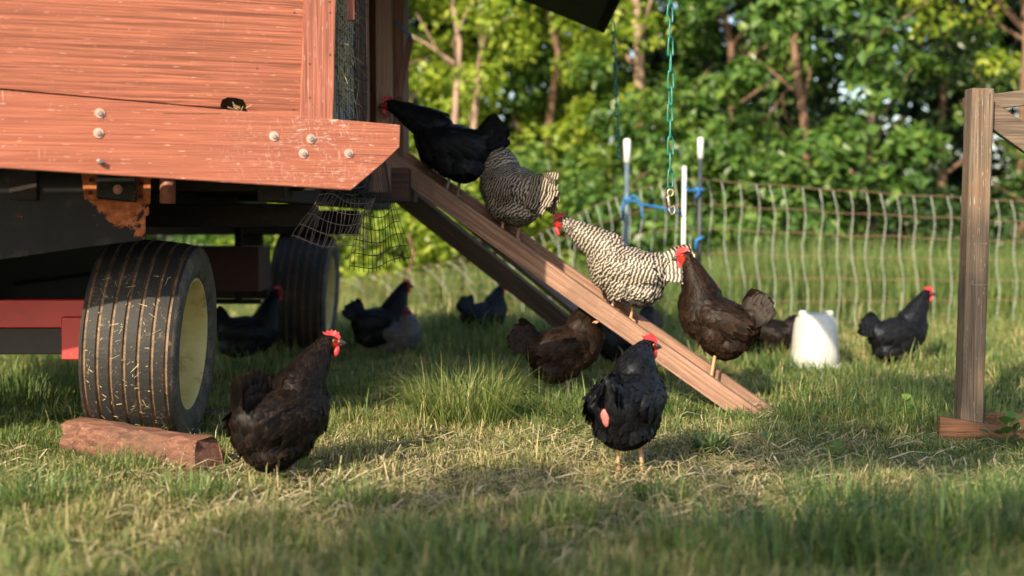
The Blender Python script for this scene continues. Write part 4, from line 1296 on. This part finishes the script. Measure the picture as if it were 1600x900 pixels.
# ------------------------------------------------------------------ lawn, hay, meadow
rng = np.random.default_rng(5)
def lawn(n, d0, d1, seed, hmul=1.0, power=1.0, wide=1.0, spread=0.43, mean=0.56):
    rg = np.random.default_rng(seed)
    p = scatter(n, d0, d1, rg, spread, power)
    x, y = p[:, 0], p[:, 1]
    n1, n2 = vnoise(x + 40, y, 1.1, 3), vnoise(x + 40, y, 3.3, 4)
    n3 = vnoise(x + 40, y, 7.5, 14)
    patch = 0.35 * n1 + 0.35 * n2 + 0.3 * n3
    # bare trodden strip in front of the ramp: shorter and drier
    worn = np.exp(-((y - 4.9 - 0.1 * x) / 1.05) ** 4) * np.exp(-((x + 0.1) / 1.5) ** 4)
    side = np.clip((x - 0.9) / 0.8, 0, 1) * np.clip((5.0 - y) / 1.5, 0, 1)
    near = np.clip((4.3 - y) / 0.8, 0, 1)
    keep = rg.uniform(0, 1, n) > worn * 0.5 * (0.5 + n2) + 0.35 * (0.5 - n3)
    h = (0.018 + 0.36 * patch ** 3.2 + 0.07 * side * n3 + 0.02 * near * n3) * rg.uniform(0.5, 1.35, n) * (1 - 0.5 * worn) * hmul
    tall = rg.uniform(0, 1, n) < 0.015
    h[tall] = h[tall] * 1.4 + 0.07
    h *= 1 - 0.75 * ((np.abs(x - 1.72) < 0.36) & (y > 4.75) & (y < 5.7))
    h *= 1 - 0.7 * ((np.abs(x - 1.02) < 0.3) & (y > 5.9) & (y < 6.75))
    w = rg.uniform(0.0022, 0.0055, n) * wide
    lean = np.abs(rg.normal(0.75, 0.55, n)) + 0.45 * worn * rg.uniform(0, 1, n)
    dry = np.clip(0.28 * worn + 0.35 * (0.6 - n1) + 0.35 * (n2 - 0.5) - 0.3 * (n3 - 0.5) + rg.normal(mean, 0.25, n) - 0.2 * side - 0.06 + 0.12 * near * np.clip(1 - x, 0, 1), 0, 1)
    k = keep & ~((np.abs(x - XL) < 0.15) & (np.abs(y - YF) < 0.2))
    return blades(p[k], h[k], w[k], lean[k], dry[k], rg)
def stuff_mesh(name, parts, mat, label, cat):
    V, Q, T, C, o = [], [], [], [], 0
    for (v, q, t, c) in parts:
        V.append(v); Q.append(q + o); T.append(t + o); C.append(c); o += len(v)
    ob = link(name, np_mesh(name, np.concatenate(V), np.concatenate(Q), np.concatenate(T), mat, np.concatenate(C)))
    return tag(ob, label, cat, kind='stuff')
stuff_mesh('grass', [lawn(150000, 3.0, 6.2, 1), lawn(120000, 6.0, 10.5, 2, 1.15, 1.0, 1.5, mean=0.64), lawn(60000, 10.2, 16.0, 6, 1.5, 1.0, 2.4, 0.46, 0.62)], M['grass'], 'short uneven green and straw coloured grass of the yard', 'grass')

# cut hay lying flat
def hay(n, seed):
    rg = np.random.default_rng(seed)
    p = scatter(n, 3.2, 8.0, rg, 0.42)
    x, y = p[:, 0], p[:, 1]
    n1 = vnoise(x + 40, y, 1.6, 9)
    worn = np.exp(-((y - 4.8 - 0.1 * x) / 1.15) ** 4) * np.exp(-((x + 0.1) / 1.6) ** 4)
    k = rg.uniform(0, 1, n) < (0.12 + 0.9 * worn) * (0.35 + n1)
    p = p[k]; n = len(p)
    L = rg.uniform(0.05, 0.2, n); a = rg.uniform(0, 2 * np.pi, n); z0 = rg.uniform(0.008, 0.045, n)
    d = np.stack([np.cos(a), np.sin(a), np.zeros(n)], 1); s_ = np.stack([-np.sin(a), np.cos(a), np.zeros(n)], 1) * rg.uniform(0.0012, 0.0028, n)[:, None]
    bend = rg.normal(0, 0.22, n)[:, None] * L[:, None] * np.stack([-np.sin(a), np.cos(a), np.zeros(n)], 1)
    up = np.array([0, 0, 1.0])
    A = p + up * (z0 * 0.6)[:, None]
    B = p + d * (L * 0.5)[:, None] + bend * .6 + up * (z0 + rg.uniform(0.0, 0.02, n))[:, None]
    C_ = p + d * L[:, None] + bend * 0.1 + up * (z0 * rg.uniform(0.2, 1.2, n))[:, None]
    tw = up * 0.0018
    V = np.stack([A - s_, A + s_ + tw, B - s_, B + s_ + tw, C_], 1).reshape(-1, 3)
    b = (np.arange(n) * 5)[:, None]
    return V, b + np.array([[0, 1, 3, 2]]), b + np.array([[2, 3, 4]]), np.repeat(rg.uniform(0, 1, n), 5)
stuff_mesh('cut_hay', [hay(24000, 8)], M['hay'], 'dry cut hay lying loose over the trodden grass', 'hay')

# tall meadow grass beyond the net
def meadow(n, seed):
    rg = np.random.default_rng(seed)
    p = scatter(n, 11.6, 19.0, rg, 0.47)
    x, y = p[:, 0], p[:, 1]
    lim = np.interp(x, [-8, -2, 0.5, 1.5, 9], [15.2, 14.8, 12.6, 11.7, 12.4])
    k = y > lim + rg.uniform(0, 0.6, n)
    p = p[k]; n = len(p); x, y = p[:, 0], p[:, 1]
    h = (0.3 + 0.32 * vnoise(x + 40, y, 0.8, 12)) * rg.uniform(0.5, 1.3, n) * np.interp(x, [-3, 1, 3], [0.55, 1.0, 1.25])
    return blades(p, h, rg.uniform(0.006, 0.013, n), np.abs(rg.normal(0.3, 0.25, n)), np.clip(rg.normal(0.5, 0.15, n), 0, 0.8), rg)
stuff_mesh('meadow_grass', [meadow(90000, 13)], M['grass'], 'tall unmown meadow grass beyond the net fence', 'grass')

# grass clumps one can pick out
def clump(px, py, n, hgt, rad, label, seed, dry=0.5, w=0.004):
    rg = np.random.default_rng(seed)
    c = G(px, py)
    a = rg.uniform(0, 2 * np.pi, n); r_ = rad * np.sqrt(rg.uniform(0, 1, n))
    p = np.stack([r_ * np.cos(a), r_ * np.sin(a) * 0.7, np.zeros(n)], 1)
    v, q, t, col = blades(p, hgt * rg.uniform(0.55, 1.15, n), rg.uniform(.7, 1.3, n) * w, np.abs(rg.normal(0.75, 0.4, n)), np.clip(rg.normal(dry, 0.16, n), 0, 1), rg, a + rg.normal(0, .6, n))
    o = link('grass_clump', np_mesh('grass_clump', v, q, t, M['grass'], col), None, c)
    tag(o, label, 'grass clump', 'taller grass clumps in the yard')
clump(722, 668, 850, 0.32, 0.19, 'big sunlit yellow green grass clump in front of the far hens', 31, 0.62)
clump(640, 640, 160, 0.15, 0.13, 'low grass clump beside the big sunlit clump', 32, 0.4)
clump(1110, 712, 110, 0.12, 0.06, 'small leafy green clump by the black hen with the bare patch', 33, 0.25, 0.009)
clump(30, 640, 420, 0.26, 0.22, 'tall dark grass clump below the red axle', 34, 0.3)
clump(170, 745, 150, 0.12, 0.16, 'grass growing up against the split log', 35, 0.4)
clump(1210, 880, 420, 0.19, 0.3, 'blurred tall green grass in the near corner below the post', 36, 0.3, 0.006)
clump(1440, 868, 420, 0.19, 0.3, 'blurred grass nearest to the timber foot board', 37, 0.22, 0.006)
clump(690, 885, 300, 0.14, 0.22, 'blurred grass at the lower edge below the hens', 38, 0.4, 0.006)
clump(1420, 640, 160, 0.2, 0.16, 'grass clump in front of the lone black hen', 39, 0.35)
clump(1300, 596, 170, 0.15, 0.18, 'grass clump at the foot of the white waterer', 40, 0.4)
clump(395, 590, 160, 0.2, 0.2, 'grass clump between the two wagon wheels', 41, 0.25)

for i_, (cx, cy, nn_, hh, rr_, dr, lb) in enumerate((
        (560, 800, 130, .13, .10, .45, 'small clump below the front brown black hen'), (300, 790, 150, .14, .12, .4, 'small clump in front of the log end'),
        (60, 800, 260, .17, .18, .4, 'rough clump in the lower left corner'), (880, 830, 150, .14, .12, .42, 'small clump below the black hen with the bare patch'),
        (1030, 790, 120, .13, .09, .3, 'small upright clump in front of the bare patched hen'), (1320, 800, 220, .17, .16, .28, 'green clump between ramp foot and near corner'),
        (1560, 820, 320, .2, .2, .2, 'dark green clump in the lower right corner'), (1240, 660, 120, .14, .1, .45, 'thin clump right of the ramp foot'),
        (560, 620, 160, .16, .12, .4, 'clump in the wagon shade behind the near hen'), (870, 660, 110, .15, .08, .6, 'sunlit wisp in front of the brown hen under the ramp'))):
    clump(cx, cy, nn_, hh, rr_, lb, 60 + i_, dr, .0045)

# broad-leaved weeds
def weed(px, py, n, size, label, seed, mat, hgt=0.1):
    rg = random.Random(seed)
    c = G(px, py)
    root = empty('leafy_weed', c, label, 'weed', 'weeds in the grass')
    for i in range(n):
        a = rg.uniform(0, 2 * math.pi); el = rg.uniform(0.3, 1.2)
        d = Vector((math.cos(a) * math.cos(el), math.sin(a) * math.cos(el), math.sin(el)))
        s_ = Vector((-math.sin(a), math.cos(a), 0))
        st = d * hgt * rg.uniform(.25, 1.0) * 0.6
        L = size * rg.uniform(.7, 1.2); wd = L * 0.42
        n_ = d.cross(s_)
        V, C = [], []
        for k, (u, w_) in enumerate(((0, .15), (.25, .8), (.5, 1), (.75, .75), (1, .08))):
            cc = st + d * L * u + Vector((0, 0, -L * .35 * u * u))
            V += [cc - s_ * wd * w_ * (1 + 0.1 * (-1) ** k) + n_ * .12 * wd, cc, cc + s_ * wd * w_ + n_ * .12 * wd]
        Q = [[k * 3 + j, k * 3 + j + 1, k * 3 + j + 4, k * 3 + j + 3] for k in range(4) for j in range(2)]
        me = np_mesh('leaf', np.array([tuple(v) for v in V]), np.array(Q), np.zeros((0, 3), int), mat, np.full(len(V), rg.uniform(.2, 1)), True)
        link('leaf', me, root)
    mb = MB(); mb.tube([(0, 0, 0), (0.004, 0, hgt * .4), (0, 0.004, hgt * .75)], [0.003, 0.0026, 0.001], 5)
    mb.build('stem', mat_stem, root)
mat_stem = plain('green_stem', (0.08, 0.12, 0.03), 0.6)
M['weed_pale'] = leaf_mat('pale_weed_leaf', [(0, (0.12, 0.19, 0.06)), (1, (0.26, 0.32, 0.14))], 0.3)
weed(462, 752, 6, 0.075, 'pale broad weed leaves at the feet of the brown black hen', 1, M['weed_pale'], 0.1)
weed(1412, 668, 22, 0.045, 'bushy dark weed between the lone black hen and the timber foot', 2, M['leaf_green'], 0.24)
weed(1572, 700, 26, 0.05, 'dark leafy weed growing over the timber foot board', 3, M['leaf_deep'], 0.2)
weed(1205, 700, 14, 0.04, 'low green weed past the foot of the ramp', 4, M['leaf_green'], 0.09)
weed(1305, 722, 16, 0.04, 'low weed with rusty stalks in the right grass', 5, M['leaf_green'], 0.1)
weed(850, 720, 8, 0.035, 'small weed rosette between the two front hens', 6, M['leaf_green'], 0.05)

# ------------------------------------------------------------------ trees and shrubs
def leaves(centres, radii, counts, size, rg, droop=0.3):
    P_, N_ = [], []
    for c, r_, n in zip(centres, radii, counts):
        u = rg.normal(0, 1, (n, 3)); u /= np.linalg.norm(u, axis=1)[:, None]
        rad = r_ * rg.uniform(0.25, 1.0, n) ** 0.45
        P_.append(np.array(tuple(c)) + u * rad[:, None] * np.array([1, 1, 0.72]))
        N_.append(u * 0.5 + rg.normal(0, 0.45, (n, 3)) + np.array([0, -0.15, 0.55]))
    p, nn = np.concatenate(P_), np.concatenate(N_)
    n = len(p)
    nn /= np.linalg.norm(nn, axis=1)[:, None]
    a = rg.normal(0, 1, (n, 3)); a[:, 2] -= droop
    t = a - nn * np.sum(a * nn, 1)[:, None]; t /= np.linalg.norm(t, axis=1)[:, None]
    s_ = np.cross(nn, t)
    L = size * rg.uniform(0.65, 1.3, n); Wd = L * rg.uniform(0.5, 0.7, n)
    b0 = p; mid = p + t * (L * 0.45)[:, None]; tip = p + t * L[:, None] - nn * (L * 0.12)[:, None]
    V = np.stack([b0, mid - s_ * (Wd / 2)[:, None] + nn * (Wd * .12)[:, None], tip, mid + s_ * (Wd / 2)[:, None] + nn * (Wd * .12)[:, None]], 1).reshape(-1, 3)
    b = (np.arange(n) * 4)[:, None]
    T = np.concatenate([b + np.array([[0, 1, 2]]), b + np.array([[0, 2, 3]])])
    return V, T, np.repeat(rg.uniform(0, 1, n), 4)

def tree(px, d, label, mat, seed, h=6.5, trunk_r=0.07, crown_lo=0.8, crown_r=1.5, n_cl=75, per=105, leaf=0.105, lean=0.0, kind='tree', limbs=9, name='leafy_tree', x=None, group='trees behind the net fence', back=False, bark=None):
    rg = np.random.default_rng(seed); rp_ = random.Random(seed)
    X = (px - 800) / FPX * d if x is None else x
    root = empty(name, (X, d, 0), label, kind, group)
    path = [Vector((lean * k / 6 * 1.2 + rp_.uniform(-.05, .05) * k, rp_.uniform(-.05, .05) * k, h * 0.9 * k / 6)) for k in range(7)]
    path[0] = Vector((0, 0, -0.05))
    if trunk_r > 0:
        mb = MB(); mb.tube(path, [trunk_r * (1.25 if k == 0 else 1 - 0.13 * k) for k in range(7)], 8)
        tr_ = mb.build('trunk', bark or M['bark'], root, smooth=True)
        for i in range(limbs):
            t = rp_.uniform(0.12, 0.9)
            k = min(5, int(t * 6)); a = path[k].lerp(path[k + 1], t * 6 - k)
            g_ = rp_.uniform(0, 2 * math.pi)
            L = crown_r * rp_.uniform(.4, .8)
            e1 = a + Vector((math.cos(g_), math.sin(g_), rp_.uniform(.5, 1.1))) * L * .5
            e2 = e1 + Vector((math.cos(g_ + .6), math.sin(g_ + .6), rp_.uniform(.3, 1.3))) * L * .5
            mb = MB(); mb.tube([a, e1, e2], [trunk_r * .4, trunk_r * .24, trunk_r * .07], 6)
            mb.build('limb', bark or M['bark'], tr_, smooth=True)
    cs, rs_, ns = [], [], []
    for i in range(n_cl):
        z = rp_.uniform(crown_lo, h)
        f_ = (z - crown_lo) / max(.1, h - crown_lo)
        rr = crown_r * (0.55 + 0.6 * math.sin(math.pi * min(1, f_ * 0.85 + 0.1))) * math.sqrt(rp_.uniform(0.05, 1))
        g_ = rp_.uniform(0, 2 * math.pi)
        yy = rr * math.sin(g_)
        if back: yy = abs(yy) + 0.25
        cs.append((lean * z / h * 1.2 + rr * math.cos(g_), yy, z)); rs_.append(rp_.uniform(0.2, 0.42)); ns.append(int(per * rp_.uniform(.6, 1.5)))
    V, T, C = leaves(cs, rs_, ns, leaf, rg)
    V[:, 2] = np.maximum(V[:, 2], 0.03)
    link('crown', np_mesh('crown', V, np.zeros((0, 4), int), T, mat, C), root)
    return root
Y_, G_, D_ = M['leaf_yellow'], M['leaf_green'], M['leaf_deep']
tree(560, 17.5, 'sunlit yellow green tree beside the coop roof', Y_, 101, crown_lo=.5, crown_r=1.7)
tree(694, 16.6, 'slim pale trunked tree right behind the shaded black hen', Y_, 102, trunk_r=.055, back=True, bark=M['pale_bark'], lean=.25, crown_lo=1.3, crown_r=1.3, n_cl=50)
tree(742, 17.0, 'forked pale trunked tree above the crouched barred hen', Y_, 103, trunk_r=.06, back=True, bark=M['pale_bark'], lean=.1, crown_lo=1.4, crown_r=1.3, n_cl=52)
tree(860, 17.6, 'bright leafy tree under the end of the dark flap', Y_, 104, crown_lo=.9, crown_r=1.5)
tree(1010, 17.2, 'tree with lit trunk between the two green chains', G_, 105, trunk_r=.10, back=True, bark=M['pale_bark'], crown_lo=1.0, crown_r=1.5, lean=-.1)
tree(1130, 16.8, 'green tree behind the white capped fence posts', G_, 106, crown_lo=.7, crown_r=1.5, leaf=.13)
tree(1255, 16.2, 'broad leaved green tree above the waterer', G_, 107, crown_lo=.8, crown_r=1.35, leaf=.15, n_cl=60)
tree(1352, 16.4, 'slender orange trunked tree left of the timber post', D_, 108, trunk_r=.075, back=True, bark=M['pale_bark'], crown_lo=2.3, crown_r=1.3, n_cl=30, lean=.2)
tree(1470, 17.4, 'dark tree behind the weathered timber post', M['leaf_shaded'], 109, crown_lo=1.3, crown_r=1.5, n_cl=40)
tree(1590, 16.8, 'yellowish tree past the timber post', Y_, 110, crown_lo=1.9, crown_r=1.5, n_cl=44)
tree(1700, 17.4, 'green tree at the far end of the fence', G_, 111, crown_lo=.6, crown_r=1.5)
tree(400, 18.0, 'green tree seen under the wagon bed', G_, 112, crown_lo=.4, crown_r=1.8)
def shrub(px, d, label, mat, seed, h=1.5, r_=1.0, n_cl=26, per=95, leaf=.1):
    return tree(px, d, label, mat, seed, h=h, trunk_r=.025, crown_lo=.15, crown_r=r_, n_cl=n_cl, per=per, leaf=leaf, kind='shrub', limbs=4, name='leafy_shrub', group='shrubs along the wood edge')
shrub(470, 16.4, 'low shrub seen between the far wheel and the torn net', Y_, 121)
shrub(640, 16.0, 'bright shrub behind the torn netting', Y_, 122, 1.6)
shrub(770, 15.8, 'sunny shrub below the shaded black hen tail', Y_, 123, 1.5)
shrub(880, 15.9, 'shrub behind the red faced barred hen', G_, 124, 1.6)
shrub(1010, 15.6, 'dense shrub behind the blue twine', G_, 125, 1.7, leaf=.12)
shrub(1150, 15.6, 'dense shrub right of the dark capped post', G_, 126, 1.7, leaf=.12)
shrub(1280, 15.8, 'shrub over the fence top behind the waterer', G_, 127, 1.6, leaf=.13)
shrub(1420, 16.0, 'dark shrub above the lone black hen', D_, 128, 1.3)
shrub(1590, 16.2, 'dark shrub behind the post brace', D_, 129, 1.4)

# deep wood behind, one mass
rgw = np.random.default_rng(77)
cs = []; rs_ = []; ns = []
for i in range(1000):
    x = rgw.uniform(-13, 14); z = rgw.uniform(0.3, 7.5)
    if 4.6 < x < 8.5 and 1.2 < z < 3.4 and rgw.uniform() < 0.45: continue
    cs.append((x, rgw.uniform(20, 26), z)); rs_.append(rgw.uniform(.5, 1.1)); ns.append(80)
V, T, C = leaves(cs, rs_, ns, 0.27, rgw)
tag(link('woods', np_mesh('woods', V, np.zeros((0, 4), int), T, M['leaf_shaded'], C)), 'deep dark wood closing the view behind the trees', 'wood', kind='stuff')

tree(0, -6.3, 'leafy tree out of frame whose shade falls over the timber trestle', G_, 140, h=7.2, trunk_r=.12, crown_lo=4.4, crown_r=1.15, n_cl=34, per=75, leaf=.16, x=-3.6, group='yard trees out of frame')
